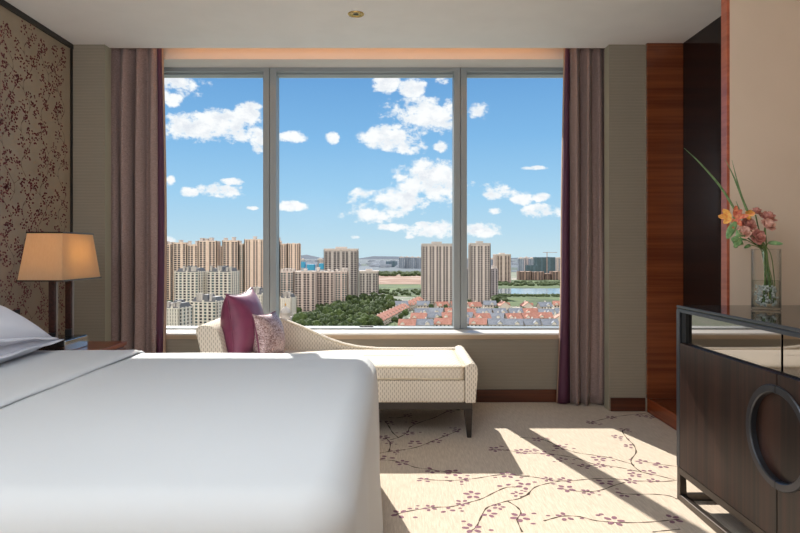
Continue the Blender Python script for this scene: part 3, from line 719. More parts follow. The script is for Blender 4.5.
leaf([(768,243,0),(775,243,-.01),(783,244,-.02)],.020,'small dark leaf sticking out right above the vase rim')
leaf([(751,245,0),(748,246,-.02),(744,248,-.02)],.016,'tiny leaf just over the left side of the vase rim')

# ================================================================ the city outside
GZ=-76.0
# terrain
def zonemat(name,c1,c2,sc,rough=.95,c3=None,sc3=.01):
    def fn(t,p,co):
        n=t.noise(co,sc,4,.65); c=t.mix(t.ramp(n,.35,.65),c1,c2)
        if c3 is not None: c=t.mix(t.ramp(t.noise(co,sc3,3,.6),.5,.62),c,c3)
        t.set(p.inputs['Base Color'],c)
    return mat(name,c1,rough,fn=fn)
E={}
E['ground']=zonemat('city_ground',lin(120,122,112),lin(96,110,84),.02,c3=lin(160,150,140),sc3=.006)
E['grass']=zonemat('field_grass',lin(64,82,42),lin(84,102,54),.02,c3=lin(52,70,36),sc3=.012)
E['soil']=zonemat('bare_soil',lin(140,110,92),lin(126,96,78),.012,c3=lin(156,134,120),sc3=.008)
E['road']=mat('pale_road',lin(190,184,174),.9)
E['lake']=mat('lake_water',lin(120,140,150),.12,spec=.6)
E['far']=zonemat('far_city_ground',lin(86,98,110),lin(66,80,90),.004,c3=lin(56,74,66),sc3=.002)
m=MB(); m.box(-9000,9000,60,6600,GZ-8,GZ); struct('ground',m,E['ground'])
def patch(name,pts,mt,dz):
    vs=[]
    for px,py in pts:
        Y=F*(H-GZ)/(py-CY); vs.append(((px-CX)*Y/F,Y))
    m=MB(); m.prism(vs,'z',GZ+.01,GZ+dz); return struct(name,m,mt)
patch('ground_field',[(376,296),(470,298),(470,284),(376,284)],E['grass'],.5)
patch('ground_soil',[(376,284.5),(470,284.5),(470,275),(376,275)],E['soil'],.8)
patch('ground_marsh',[(486,306),(600,308),(600,294),(486,293)],E['grass'],.5)
patch('lake',[(492,294.5),(610,294.5),(610,288.7),(500,289)],E['lake'],1.0)
patch('ground_far_bank',[(486,288.9),(620,288.6),(620,280),(486,280)],E['grass'],.6)
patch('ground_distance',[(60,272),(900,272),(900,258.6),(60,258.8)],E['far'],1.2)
patch('road',[(270,328),(296,318.5),(362,295.5),(386,292),(386,293.5),(364,298),(300,320.5),(280,332)],E['road'],.6)
patch('ground_grove',[(284,334),(400,334),(402,308),(380,298),(345,304),(300,323)],E['grass'],.4)
# hills
def hills(name,prof,Y,c,dz):
    m=MB(); rows=[]
    xs=[prof[0][0]+(prof[-1][0]-prof[0][0])*k/90 for k in range(91)]
    def hh(x):
        for (a,b),(c_,d) in zip(prof,prof[1:]):
            if x<=c_: f=(x-a)/(c_-a); f=f*f*(3-2*f); return b+(d-b)*f
        return prof[-1][1]
    for r_ in range(9):
        f=r_/8; row=[]
        for x in xs:
            X=(x-CX)*Y/F; top=H-(hh(x)-CY)*Y/F+noise.noise(Vector((x*.15,f*2,Y*.001)))*dz
            z=GZ+(top-GZ)*math.sin(min(1,f)*PI/2); row.append((X,Y-500+f*500+noise.noise(Vector((x*.2,f*3,0)))*100*(1-f),z))
        rows.append(row)
    m.grid(rows); return struct(name,m,c)
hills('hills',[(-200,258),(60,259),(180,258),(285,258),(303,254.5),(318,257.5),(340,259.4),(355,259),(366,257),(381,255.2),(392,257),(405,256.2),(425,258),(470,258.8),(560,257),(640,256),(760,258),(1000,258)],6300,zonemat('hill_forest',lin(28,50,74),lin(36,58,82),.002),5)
# tall buildings
def glassm(n,c): return mat(n,c,.5,spec=.2)
E['win']=glassm('facade_glass',lin(60,58,66)); E['win2']=glassm('teal_glass',lin(74,92,98)); E['win3']=glassm('hazy_far_glass',lin(112,126,144))  # glass of the far blocks is paled to paint in distance haze
E['tan']=varied('tan_render',lin(232,210,194),lin(222,198,180),.3,.9); E['cream']=varied('cream_render',lin(212,202,196),lin(200,190,184),.3,.9)
E['grey']=varied('grey_render',lin(196,190,186),lin(184,178,174),.3,.9); E['pink']=varied('pinkish_render',lin(214,198,190),lin(204,186,178),.3,.9)
E['brown']=varied('brown_render',lin(176,150,138),lin(160,136,126),.1,.9); E['slate']=varied('slate_roof',lin(110,112,116),lin(98,100,106),.6,.7)
E['farb']=varied('hazy_far_block',lin(168,176,188),lin(156,166,180),.1,.9); E['net']=varied('green_netting',lin(92,116,126),lin(80,102,114),.1,.9)  # far block colour has distance haze painted in, paler and bluer
E['blue']=mat('blue_netting',lin(70,160,200),.8); E['darkstrip']=glassm('dark_brown_strip',lin(56,44,46)); E['lav']=varied('lavender_render',lin(184,176,182),lin(172,164,170),.2,.9)
E['gold']=mat('gold_finial',lin(214,160,70),.3,.8); E['white']=mat('white_render',lin(222,216,206),.9); E['villa']=mat('villa_render',lin(214,204,192),.9)
def tower(label,pl,pr,pt,Y,wall='tan',win='win',bays=5,floors=3.0,depth=None,crown=1,group=None,name='tower_block',cat='building',rz=0,solid=.34,side=0):
    W=(pr-pl)*Y/F; Hh=H-(pt-CY)*Y/F-GZ; D=depth or min(30,W*.8); xc=((pl+pr)/2-CX)*Y/F
    root=empty(name,(xc,Y+D/2,GZ),rz,label=label,cat=cat,group=group)
    m=MB(); body=.9
    m.box(-W/2+body,W/2-body,-D/2+body,D/2-body,0,Hh-1.5)
    pw=W/bays; r=random.Random(int(pl*7+pt*3))
    # pilasters: wide at the ends and every other bay
    for k in range(bays+1):
        x=-W/2+k*pw; w2=pw*solid/2*(1.7 if k%2==0 else .6); a=max(-W/2,x-w2); b=min(W/2,x+w2); prj=.0 if k%2==0 else .35
        m.box(a,b,-D/2+prj,-D/2+body+.1,0,Hh-(0 if k%2==0 else 2)); m.box(a,b,D/2-body-.1,D/2,0,Hh-1)
    nb=max(2,int(D/7))
    for k in range(nb+1):
        y=-D/2+k*D/nb; a=max(-D/2,y-1.5); b=min(D/2,y+1.5)
        for s_ in (-1,1): m.box(min(s_*W/2,s_*(W/2-body-.1)),max(s_*W/2,s_*(W/2-body-.1)),a,b,0,Hh-1)
    nf=int(Hh/floors)
    for k in range(1,nf+1):
        z=k*floors; 
        if z+.9>Hh: break
        m.box(-W/2+.3,W/2-.3,-D/2+.45,-D/2+body+.05,z,z+.85)
        m.box(W/2-body-.05,W/2-.4,-D/2+.4,D/2-.4,z,z+.85); m.box(-W/2+.4,-W/2+body+.05,-D/2+.4,D/2-.4,z,z+.85)
    m.build('wall',E[wall],root)
    for k in range(bays):
        x0=-W/2+k*pw+pw*solid*.35; x1=-W/2+(k+1)*pw-pw*solid*.35
        g=MB(); g.box(x0,x1,-D/2+body-.25,-D/2+body-.02,1,Hh-2.2); g.build('window_column',E[win],root)
    for s_ in (-1,1):
        g=MB(); x=s_*(W/2-body+.13); g.box(x-.12,x+.12,-D/2+1.5,D/2-1.5,1,Hh-2.2); g.build('side_window_column',E[win],root)
    if crown:
        g=MB(); g.box(-W/2+1,W/2-1,-D/2+1,D/2-1,Hh-1.5,Hh-.5)
        if crown==1:
            for k in range(bays):
                if k%2==r.randint(0,1): x=-W/2+(k+.5)*pw; h=r.uniform(1.5,4); g.box(x-pw*.3,x+pw*.3,-D/4,D/4,Hh-.5,Hh+h); g.box(x-pw*.4,x+pw*.4,-D/4-.5,D/4+.5,Hh+h,Hh+h+.6)
        if crown==2: g.box(-W/2,W/2,-D/2,D/2,Hh-.5,Hh+2.2); g.box(-W/6,W/6,-D/5,D/5,Hh+2.2,Hh+5)
        g.build('roof_crown',E['cream' if wall!='cream' else 'grey'],root)
    return root
G1='tall beige tower blocks at the left'
tower('beige tower block cut off by the left curtain edge',150,171,244,980,'tan','win',4,solid=.44,group=G1)
tower('beige tower just right of the left curtain, first of the long row',172.5,186,242,900,'tan','win',3,group=G1)
tower('beige tower block, second of the long row in the left pane, slightly lower top',186.7,197.5,244,900,'tan','win',3,group=G1,solid=.36)
tower('beige tower with a broad pale right side above the left grey mid-rise',198,216.5,240.5,900,'tan','win',4,group=G1,solid=.42)
tower('far darker beige tower in the gap between the two tall groups, left pane',214,223,245.5,1050,'tan','win',3,group=G1)
tower('beige tower starting the second tall group behind the plum cushion',222,238.5,240,900,'tan','win',4,group=G1)
tower('slim dark-windowed tower in the middle of the second tall group',239,243.8,243.5,900,'tan','win2',2,group=G1,solid=.3)
tower('tallest beige tower, left of the left mullion above the plum cushion',244.2,262.8,239,900,'tan','win',5,group=G1,solid=.5)
tower('beige tower block partly hidden behind the left mullion',264,279.6,240,900,'tan','win',4,group=G1)
tower('beige tower right of the left mullion, left one of the tall pair',280,287,243.5,900,'tan','win',2,group=G1,solid=.42)
tower('beige tower right of the left mullion, right one of the tall pair',287.4,299.5,243,900,'tan','win',4,group=G1,solid=.5)
G2='pinkish beige apartment towers beside the green park'
tower('pinkish beige tower nearest the left mullion with grey-green window strip',279.5,294,271,830,'pink','win2',4,group=G2,depth=24)
tower('broad pinkish beige tower in front of the row beside the park',293.8,314.8,271,790,'pink','win',5,group=G2,depth=24)
tower('pinkish beige tower third along the row beside the park',315.5,333.5,271,815,'pink','win',5,group=G2,depth=24)
tower('pinkish beige tower at the right end of the row, shorter than the grey slab behind',334.5,347.8,271,880,'pink','win2',4,group=G2,depth=24)
tower('tall grey-beige slab with flat pale top behind the park',323.7,358,250,960,'grey','win',8,crown=2,depth=20)
tower('low wide grey-beige slab right of the tall flat-topped slab',359,378.5,272,1110,'grey','win',6,crown=2,depth=20)
tower('tall wide tower slab left of the right mullion',421.7,452.5,245,905,'cream','win',9,crown=2,depth=22,solid=.36)
tower('tall narrow tower slab right of the right mullion',469.8,490.7,244.5,900,'cream','win',6,crown=2,depth=20,solid=.36)
tower('lower lavender-grey block just behind the narrow slab, right side',489,498,268,1010,'lav','win',3,depth=16)
tower('lower lavender-grey block between right mullion and narrow slab',455,470.5,268,1000,'lav','win2',4,depth=16)
r_=tower('brown and cream striped tower with flat roof near the lake',496,511,255,1500,'pink','darkstrip',4,crown=2,depth=48,solid=.42)
G3='distant blocks beyond the lake and fields'
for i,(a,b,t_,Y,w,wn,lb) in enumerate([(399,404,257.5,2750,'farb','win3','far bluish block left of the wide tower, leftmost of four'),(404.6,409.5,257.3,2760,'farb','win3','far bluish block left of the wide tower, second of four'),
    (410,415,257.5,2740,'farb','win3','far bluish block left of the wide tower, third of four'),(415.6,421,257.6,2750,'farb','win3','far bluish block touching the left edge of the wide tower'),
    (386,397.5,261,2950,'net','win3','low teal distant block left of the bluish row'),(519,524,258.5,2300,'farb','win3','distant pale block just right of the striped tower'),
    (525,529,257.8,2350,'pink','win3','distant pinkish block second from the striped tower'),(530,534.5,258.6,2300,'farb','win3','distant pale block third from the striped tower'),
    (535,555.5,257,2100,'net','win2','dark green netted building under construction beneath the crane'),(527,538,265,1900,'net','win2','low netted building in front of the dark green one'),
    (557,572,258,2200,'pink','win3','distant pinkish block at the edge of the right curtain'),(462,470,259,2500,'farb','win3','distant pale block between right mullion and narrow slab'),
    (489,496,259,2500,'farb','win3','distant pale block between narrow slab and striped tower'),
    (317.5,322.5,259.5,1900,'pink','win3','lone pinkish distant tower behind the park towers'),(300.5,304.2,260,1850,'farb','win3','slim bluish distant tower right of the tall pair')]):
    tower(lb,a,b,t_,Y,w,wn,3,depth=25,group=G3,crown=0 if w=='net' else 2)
for a,b,t_,lb in ((300.2,304.5,262,'blue netted top around the slim distant tower'),(307,314,264.5,'blue netted building in the distance, wider one'),(319,323.5,263.5,'blue netted building in the distance, smaller one')):
    Y=1750; W=(b-a)*Y/F; o=empty('netted_building',(((a+b)/2-CX)*Y/F,Y,GZ),label=lb,cat='building'); m=MB(); m.box(-W/2,W/2,0,20,0,H-(t_-CY)*Y/F-GZ-16); m.build('wall',E['farb'],o)
    m=MB(); m.box(-W/2-.4,W/2+.4,-.4,20.4,H-(t_-CY)*Y/F-GZ-16,H-(t_-CY)*Y/F-GZ); m.build('safety_net',E['blue'],o)
for a,b,t_,Y,lb in ((519,531,271,1640,'brown half-built block right of the striped tower'),(531.5,544,271.5,1640,'brown half-built block in the middle of the low row by the lake'),(544.5,551,273,1660,'brown half-built block, smallest of the low row by the lake'),(552,566,271,1650,'brown half-built block at the edge of the right curtain')):
    tower(lb,a,b,t_,Y,'brown','win',4,depth=30,group='brown half-built blocks by the lake',crown=0)
# crane
cr=empty('tower_crane',((547-CX)*2080/F,2080,GZ),label='thin tower crane above the dark green netted building',cat='crane')
m=MB(); hh=H-(252-CY)*2080/F-GZ; m.box(-1.1,1.1,-1.1,1.1,0,hh); m.build('mast',E['brown'],cr)
m=MB(); m.box(-14,34,-.6,.6,hh-2,hh-.6); m.build('jib',E['brown'],cr)
# mid-rises with slate mansard roofs
def midrise(label,pl,pr,pt,Y,rz,name='mansard_apartment_block',D=24):
    W=(pr-pl)*Y/F*.86; Hh=H-(pt-CY)*Y/F-GZ-5; xc=((pl+pr)/2-CX)*Y/F
    root=empty(name,(xc,Y+D/2,GZ),rz,label=label,cat='building',group='grey apartment blocks with slate roofs at the left')
    m=MB(); r=random.Random(int(pl)); bays=6; pw=W/bays
    m.box(-W/2+1,W/2-1,-D/2+1,D/2-1,0,Hh)
    for k in range(bays+1):
        x=-W/2+k*pw; a=max(-W/2,x-.9); b=min(W/2,x+.9); hk=Hh+(2 if k%3==0 else 0)
        m.box(a,b,-D/2,-D/2+1.1,0,hk); m.box(a,b,D/2-1.1,D/2,0,hk)
    for k in range(5):
        y=-D/2+k*D/4; a=max(-D/2,y-1.1); b=min(D/2,y+1.1)
        for s_ in (-1,1): m.box(min(s_*W/2,s_*(W/2-1.1)),max(s_*W/2,s_*(W/2-1.1)),a,b,0,Hh+1)
    z=3.0
    while z<Hh:
        m.box(-W/2+.2,W/2-.2,-D/2-.1+.4,-D/2+1.05,z,z+1.0); 
        for s_ in (-1,1): m.box(min(s_*(W/2-.3),s_*(W/2-1.05)),max(s_*(W/2-.3),s_*(W/2-1.05)),-D/2+.4,D/2-.4,z,z+1.0)
        z+=3.1
    m.box(-W/2-.2,W/2+.2,-D/2-.2,D/2+.2,Hh-.4,Hh+.3)
    m.build('wall',E['white'],root)
    for k in range(bays):
        x0=-W/2+k*pw+.9; g=MB(); g.box(x0,x0+pw-1.8,-D/2+.75,-D/2+.98,1,Hh-.6); g.build('window_column',E['win2' if k%2 else 'win'],root)
    for s_ in (-1,1):
        for k in range(4):
            y=-D/2+k*D/4+1.1; x=s_*(W/2-.87); g=MB(); g.box(x-.12,x+.12,y,y+D/4-2.2,1,Hh-.6); g.build('side_window_column',E['win2' if k%2 else 'win'],root)
    for xc_,w,h in ((-W*.28,W*.34,4.5),(W*.02,W*.26,7),(W*.30,W*.32,4.8)):
        g=MB(); y0,y1=-D/2+1.5,D/2-1.5
        g.frus((xc_-w/2,xc_+w/2,y0,y1,Hh+.3),(xc_-w*.3,xc_+w*.3,y0+3,y1-3,Hh+h)); g.build('mansard_roof',E['slate'],root)
    for k in range(5):
        x=r.uniform(-W/2+2,W/2-2); g=MB(); h=r.uniform(4,8); g.box(x-1,x+1,-D/2+2,-D/2+4.5,Hh,Hh+h); g.box(x-1.4,x+1.4,-D/2+1.6,-D/2+4.9,Hh+h,Hh+h+.6); g.build('roof_turret',E['grey'],root)
    return root
midrise('grey mid-rise with slate mansard roofs at the left edge, upper row',173,203,268,720,-.15)
midrise('grey mid-rise with slate mansard roofs left of the plum cushion, upper row',205,236,268,725,-.15)
midrise('pale low-set apartment block in the bottom left corner of the window',164,186,303,560,-.35,D=20)
midrise('pale apartment block with slate roofs behind the chaise high end, lower row',188,222,297,600,-.2,D=22)
midrise('grey apartment block between plum cushion and left mullion',249,266,290,640,-.2,D=18)
midrise('small pale apartment block seen between the lower row and plum cushion',222,244,300,640,-.2,D=20)
midrise('white apartment block right of the left mullion beside the domed building',280,294,294,700,-.25,D=16)
# domed building
do=empty('domed_building',((285.5-CX)*650/F,650,GZ),label='small cream building with a pale dome and gold finial by the left mullion',cat='building')
m=MB(); m.box(-6,6,-5,7,0,8); m.lathe([(5.2,8),(5.2,12),(5.6,12.2),(5.6,12.8)],n=20); m.build('wall',E['cream'],do)
m=MB(); m.lathe([(5.3,12.8),(5,14.5),(4,16.6),(2.4,18),(.8,18.8),(.6,20)],n=20); m.build('dome',E['grey'],do)
m=MB(); m.lathe([(.6,20),(.9,21),(.3,22),(.05,24)],n=10); m.build('finial',E['gold'],do)
for k in range(5):
    m=MB(); x=-4.6+k*2.3; m.box(x-.5,x+.5,-5.1,-4.98,1.5,6.5); m.build('window',E['win'],do)
# houses
E['redroof']=varied('terracotta_roof',lin(198,144,128),lin(182,126,108),.5,.85); E['greyroof']=varied('grey_tile_roof',lin(152,158,168),lin(136,142,152),.5,.85)
def make_house(kind):
    W,D,Hh=15,12,7.0; rf=E['redroof'] if kind=='red' else E['greyroof']
    root=empty('villa',(0,0,0)); 
    m=MB(); m.box(-W/2,W/2,-D/2,D/2,0,Hh); m.prism([(-D/2,Hh),(D/2,Hh),(0,Hh+4.2)],'x',-W/2,W/2); m.box(-W/2+1,-W/2+5,-D/2-1.6,-D/2,0,4.2); m.build('wall',E['villa'],root)
    m=MB()
    for s_ in (-1,1):
        p=[(s_*(D/2+.9),Hh-.6),(s_*(D/2+.9),Hh-.2),(0,Hh+4.75),(0,Hh+4.3)]; m.prism(p,'x',-W/2-.7,W/2+.7)
    m.build('roof',rf,root)
    for x in ((-3.8,) if kind=='red' else (2.5,)):
        m=MB(); m.prism([(x-2,Hh-.3),(x+2,Hh-.3),(x+2,Hh+1),(x,Hh+2.8),(x-2,Hh+1)],'y',-D/2-.4,-D/2+4); d=m.build('dormer',E['white'],root)
        m=MB()
        for s_ in (-1,1): m.prism([(x+s_*2.4,Hh+.8),(x+s_*2.4,Hh+1.15),(x,Hh+3.3),(x,Hh+2.9)],'y',-D/2-.7,-D/2+4.2)
        m.build('dormer_roof',rf,d)
    m=MB(); m.box(1,2.2,1,2.2,Hh+2,Hh+6); m.build('chimney',E['white'],root)
    for x in (-5.4,-1.8,1.8,5.4):
        for z in (1.2,4.4):
            m=MB(); m.box(x-.75,x+.75,-D/2-(1.65 if (x==-5.4 and z<2) else .05),-D/2-(1.6 if (x==-5.4 and z<2) else -.02),z,z+1.5); m.build('window',E['win'],root)
    return root
HL=[]
protos={'red':make_house('red'),'grey':make_house('grey')}; used=set()
def put_house(kind,px,py,rz,sc,label,group):
    Y=F*(H-GZ)/(py-CY)
    if kind not in used: o=protos[kind]; used.add(kind)
    else: o=copy_tree(protos[kind])
    if any(math.hypot((px-CX)*Y/F-a,Y+6-b)<12 for a,b in HL): 
        if o not in protos.values():
            for c in kids(o): 
                for d in kids(c): bpy.data.objects.remove(d)
                bpy.data.objects.remove(c)
            bpy.data.objects.remove(o)
            return
    HL.append(((px-CX)*Y/F,Y+6))
    o.location=((px-CX)*Y/F,Y+6,GZ+.3); o.rotation_euler=(0,0,rz); o.scale=(sc,)*3
    tag(o,label,'house',group)
pos=('far','second','third','fourth','fifth')
rows_=[('red',311.5,[402,424,441,458,474,490,505,528,545,560]),('grey',319.5,[421,437,452.5,468,484,500,516,532,548,563]),
       ('red',325,[419,434,450,466,482,498,514,530,546,562]),('grey',332,[408,425,443,461,479,497,515,533,551])]
rn=['backmost, mostly red-roofed row','second row from the back','third, mostly red-roofed row','frontmost row']
for i,(k0,y,xs) in enumerate(rows_):
    for j,x in enumerate(xs):
        k=k0 if rnd.random()>.25 else ('grey' if k0=='red' else 'red')
        side='left of the right mullion' if x<452 else ('behind the right mullion' if x<469 else 'right of the right mullion')
        put_house(k,x+rnd.uniform(-1,1),y+rnd.uniform(-1,1),rnd.uniform(-.3,.3)+(PI/2 if rnd.random()<.12 else 0),1.04,
                  '%s villa %s in the %s outside'%(('terracotta-roofed' if k=='red' else 'grey-roofed'),side,rn[i]),'villas, '+rn[i]+', '+side)
for j in range(15):
    f=j/14; x=375+f*43; y=328-f*23
    put_house('red',x,y,math.radians(62),.92,'terracotta-roofed terrace house in the slanting row beside the park trees','terrace houses in the slanting row')
# trees
E['leafm']=zonemat('tree_foliage',lin(44,60,32),lin(72,88,48),.9,c3=lin(84,98,58),sc3=.3)
E['leafm2']=zonemat('tree_foliage_light',lin(62,80,40),lin(90,106,58),.9)
E['bark']=mat('bark',lin(96,80,64),.9)
def tree_proto(seed,lm):
    root=empty('tree',(0,0,0)); r=random.Random(seed); m=MB()
    for k in range(9):
        a=r.random()*6.28; q=r.uniform(0,2.4); c=Vector((q*math.cos(a),q*math.sin(a),5.6+r.uniform(-1.4,2.4))); R=r.uniform(1.6,2.6)
        bm=bmesh.new(); bmesh.ops.create_icosphere(bm,subdivisions=2,radius=1)
        for v in bm.verts: v.co=c+v.co*R*(1+.35*noise.noise(v.co*2.3+Vector((k,seed,0))))
        vs=[tuple(v.co) for v in bm.verts]; fs=[tuple(v.index for v in f.verts) for f in bm.faces]; bm.free(); m.add(vs,fs,0,False)
    m.build('crown',lm,root,fixn=False); t_=MB(); t_.tube([(0,0,0),(.1,0,2.5),(0,.1,5)],[.35,.28,.18],7); t_.build('trunk',E['bark'],root)
    return root
tp=[tree_proto(1,E['leafm']),tree_proto(2,E['leafm']),tree_proto(3,E['leafm2'])]; tu=set()
TL=[]
def put_tree(px,py,s,label,group):
    Y=F*(H-GZ)/(py-CY); k=rnd.choice((0,0,1,1,2)); X=(px-CX)*Y/F
    if any(math.hypot(X-a,Y-b)<12 for a,b in HL) or any(math.hypot(X-a,Y-b)<5.5 for a,b in TL): return
    TL.append((X,Y))
    if k not in tu: o=tp[k]; tu.add(k)
    else: o=copy_tree(tp[k])
    o.location=((px-CX)*Y/F,Y,GZ+.4); o.rotation_euler=(0,0,rnd.random()*6.28); o.scale=(s,s,s*rnd.uniform(.9,1.15)); tag(o,label,'tree',group)
def inpoly(x,y,P):
    c=False
    for i in range(len(P)):
        (a,b),(d,e)=P[i],P[i-1]
        if (b>y)!=(e>y) and x<(d-a)*(y-b)/(e-b)+a: c=not c
    return c
park=[(296,327),(322,316),(346,307),(366,301),(380,300),(401,307),(397,315),(371,327),(376,331),(394,334),(300,336)]
pts=[]; 
tries=0
while len(pts)<150 and tries<20000:
    tries+=1; x=rnd.uniform(292,404); y=rnd.uniform(299,336)
    if inpoly(x,y,park) and all(((x-a)/4.2)**2+((y-b)/1.5)**2>1 for a,b in pts): pts.append((x,y))
for x,y in pts: put_tree(x,y,rnd.uniform(1.05,1.6),'dense green tree in the park grove outside the middle pane','trees of the park grove')
for x,y in [(297,315),(300,314),(318,312),(322,311),(327,310),(337,304),(341,303),(345,302)]: put_tree(x,y,.9,'small tree at the foot of the pinkish apartment towers','trees below the pinkish towers')
for x,y in [(413,310),(431,314),(446,313),(462,322),(478,327),(496,316),(509,321),(524,314),(536,323),(555,317),(418,322),(417,332),(440,328),(401,322),(406,318),(395,326),(470,306),(493,305),(497,303),(500,302),(486,307)]: put_tree(x,y,rnd.uniform(.8,1.2),'garden tree standing between the villas outside','trees among the villas')
def belt(label,x0,x1,y0,y1,n,s,seed):
    m=MB(); r=random.Random(seed)
    for k in range(n):
        px=r.uniform(x0,x1); py=r.uniform(y0,y1); Y=F*(H-GZ)/(py-CY); c=Vector(((px-CX)*Y/F,Y,GZ+3*s)); R=r.uniform(2.6,4.6)*s
        bm=bmesh.new(); bmesh.ops.create_icosphere(bm,subdivisions=1,radius=1)
        for v in bm.verts: v.co=c+Vector((v.co.x*R*1.3,v.co.y*R*1.3,v.co.z*R))*(1+.4*noise.noise(v.co*2+Vector((k,0,0))))
        m.add([tuple(v.co) for v in bm.verts],[tuple(v.index for v in f.verts) for f in bm.faces]); bm.free()
    o=m.build('tree_belt',E['leafm'],fixn=False); tag(o,label,'trees',kind='stuff')
belt('distant belt of trees between bare soil and far city',376,430,273.5,276.5,90,1.6,1)
belt('band of trees on the far bank of the lake',494,568,283,286.2,150,.9,2)
belt('dark bushes on the near bank of the lake',492,568,295.6,297,110,.6,3)
belt('scattered trees at the near edge of the green field',378,421,291,296,40,.9,4)
belt('tree clumps right of the narrow tower slab by the marsh',494,505,299,303,30,1.1,6)
# far low city
m=MB(); r=random.Random(9)
for k in range(420):
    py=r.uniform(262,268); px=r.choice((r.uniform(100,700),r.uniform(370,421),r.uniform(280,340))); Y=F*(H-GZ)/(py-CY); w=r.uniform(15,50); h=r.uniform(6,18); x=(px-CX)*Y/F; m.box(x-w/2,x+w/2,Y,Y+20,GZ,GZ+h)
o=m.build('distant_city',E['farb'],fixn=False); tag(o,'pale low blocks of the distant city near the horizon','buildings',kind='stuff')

# ---------------------------------------------------------------- world sky with clouds
w=bpy.data.worlds.new('sky'); S.world=w; w.use_nodes=True; t=N(w.node_tree); bg=t.n['Background']
co=t.new('ShaderNodeTexCoord').outputs['Generated']
sp_=t.new('ShaderNodeSeparateXYZ'); t.set(sp_.inputs[0],co)
az=t.math('ARCTAN2',sp_.outputs[0],sp_.outputs[1]); el=t.math('ARCSINE',sp_.outputs[2])
nz=t.noise(t.vmap(co,(1,1,1.5)),15,10,.64); nzu=t.new('ShaderNodeVectorMath',operation='ADD'); t.set(nzu.inputs[0],co); nzu.inputs[1].default_value=(-.006,0,.014)
nz2=t.noise(t.vmap(nzu.outputs[0],(1,1,1.5)),15,10,.64)
cl=[(176,84,30,13),(170,97,14,9),(212,129,48,13),(214,118,24,9),(251,114,14,11),(258,140,7,13),(221,191,22,7),(232,182,10,4),(190,192,9,4.5),(253,208,6,2),
 (292,206,14,5),(291,137,13,6),(332,138,7,7),(385,83,14,9),(413,88,14,9),(443,80,8,7),(427,115,38,17),(396,137,32,13),(410,148,18,7),(440,147,8,6),(478,112,11,8),
 (430,180,36,20),(392,200,38,13),(376,214,32,9),(365,194,14,6),(395,227,18,4),(432,230,28,8),(424,224,10,3),(497,192,18,10),(520,198,12,7),(541,197,9,4),(482,230,20,7),(543,212,24,7),(495,211,7,4),
 (534,168,14,2.5),(355,237,6,2),(410,237,6,2),(170,240,8,4),(170,180,5,5),(640,150,60,20),(60,140,50,20),(90,200,50,10),(720,210,70,12)]
mask=None
for cx_,cy_,rx,ry in cl:
    dx=(cx_-CX)/F; a=math.atan(dx); e=math.atan(-(cy_-CY)/F*math.cos(a)); ra=rx/F*math.cos(a)**2; re=ry/F*math.cos(a)
    u=t.math('MULTIPLY_ADD',az,1/ra,-a/ra); v=t.math('MULTIPLY_ADD',el,1/re,-e/re)
    q=t.math('MULTIPLY_ADD',u,u,t.math('MULTIPLY',v,v)); mask=q if mask is None else t.math('MINIMUM',mask,q)
d=t.math('SUBTRACT',1.0,mask); d=t.math('MULTIPLY',t.math('MAXIMUM',d,-2.2),1.15)
nh=t.noise(t.vmap(co,(1,1,1.4)),62,5,.6); dens=t.math('ADD',t.math('MULTIPLY_ADD',nh,3.6,-1.8),t.math('ADD',d,t.math('MULTIPLY_ADD',nz,5.6,-2.7)))
# loose clouds over the rest of the sky, outside the view
far=t.math('MULTIPLY_ADD',t.noise(co,3.2,6,.6),5.0,-2.6); back=t.ramp(sp_.outputs[1],.55,.2); back=t.math('MAXIMUM',back,t.ramp(sp_.outputs[2],.42,.6))
dens=t.math('MAXIMUM',dens,t.math('SUBTRACT',far,t.math('MULTIPLY_ADD',back,-3.0,3.0)))
cm=t.ramp(dens,-.25,.95)
gr=t.new('ShaderNodeValToRGB'); t.set(gr.inputs[0],el); e_=gr.color_ramp; e_.elements[0].position=0; e_.elements[0].color=lin(196,222,234)
e_.elements[1].position=1; e_.elements[1].color=lin(50,104,184)
for ps,c in ((.03,lin(182,216,236)),(.09,lin(158,205,238)),(.18,lin(128,183,230)),(.28,lin(104,160,216)),(.45,lin(78,134,200))):
    x=e_.elements.new(ps); x.color=c
lit=t.ramp(t.math('SUBTRACT',nz,nz2),-.12,.08)
cc=t.mix(lit,lin(224,229,238),lin(251,252,254)); cc=t.mix(t.ramp(dens,.2,1.6),lin(244,248,251),cc)
sky=t.mix(cm,gr.outputs[0],cc)
rear_fill=t.ramp(sp_.outputs[1],.15,-.35); sky=t.mix(rear_fill,sky,(1.5,1.42,1.34,1)); t.set(bg.inputs[0],sky); bg.inputs[1].default_value=1.06  # sky behind the camera raised and warmed as added fill for shaded facades

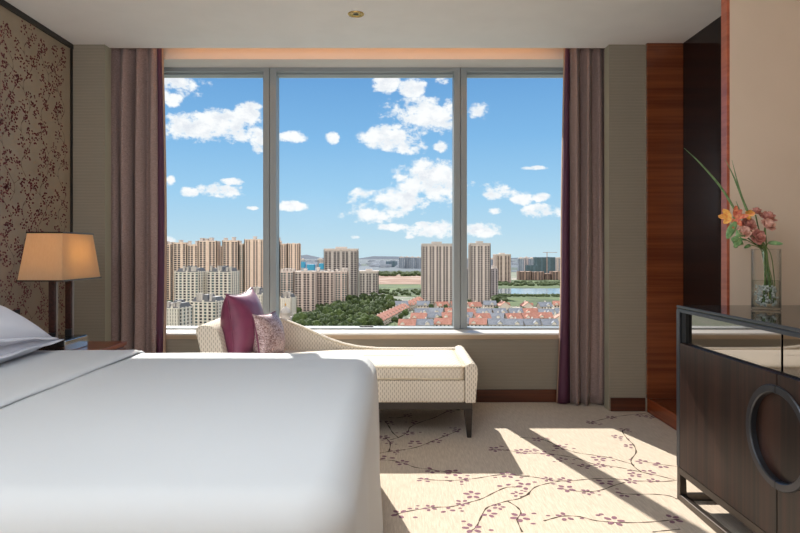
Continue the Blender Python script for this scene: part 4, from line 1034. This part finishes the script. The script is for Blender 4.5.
# ---------------------------------------------------------------- lights
def vec_rot(d): return Vector(d).to_track_quat('-Z','Y').to_euler()
l=bpy.data.lights.new('sun','SUN'); l.energy=8; l.angle=.0093; l.color=(1,.95,.87)
o=bpy.data.objects.new('sun',l); COL.objects.link(o); o.rotation_euler=vec_rot((.278,-1,-.764)); o.location=(-10,30,30)
def fill_spot(x,y,e,ang=150,col=(1,.93,.86)):  # added unseen fill spots near the ceiling, without fixtures
    l=bpy.data.lights.new('ceil_fill','SPOT'); l.energy=e; l.spot_size=math.radians(ang); l.spot_blend=.8; l.shadow_soft_size=.12; l.color=col
    o=bpy.data.objects.new('ceil_fill',l); COL.objects.link(o); o.location=(x,y,2.64)
for x in (-1.3,.9):
    for y in (-.8,1.4): fill_spot(x,y,9,150,(.88,.95,1))
def fill_point(x,y,z,e,r=.18,col=(1,.95,.90)):  # added fill lights out of view that brighten the room, no fixtures
    l=bpy.data.lights.new('room_fill','POINT'); l.energy=e; l.shadow_soft_size=r; l.color=col
    o=bpy.data.objects.new('room_fill',l); COL.objects.link(o); o.location=(x,y,z)
fill_point(-.2,1.35,2.15,42,.4,(.80,.91,1)); fill_point(-1.4,-.9,1.9,72,.4,(.80,.91,1)); fill_point(-1.9,.75,1.3,10,.2,(.9,.95,1))

# ---------------------------------------------------------------- camera
c=bpy.data.cameras.new('camera'); c.sensor_width=36; c.lens=36*F/800; c.shift_x=(400-CX)/800; c.shift_y=-(266.5-CY)/800; c.clip_end=20000; c.clip_start=.02
o=bpy.data.objects.new('camera',c); COL.objects.link(o); o.location=(0,0,H); o.rotation_euler=(PI/2,0,0); S.camera=o
S.view_settings.view_transform='Standard'; S.view_settings.look='None'; S.view_settings.exposure=0; S.view_settings.gamma=1
try: S.view_settings.use_curve_mapping=False
except Exception: pass
S.cycles.max_bounces=8; S.cycles.diffuse_bounces=5; S.cycles.transparent_max_bounces=12; S.cycles.use_denoising=True
S.cycles.sample_clamp_indirect=6; S.cycles.caustics_reflective=False; S.cycles.caustics_refractive=False
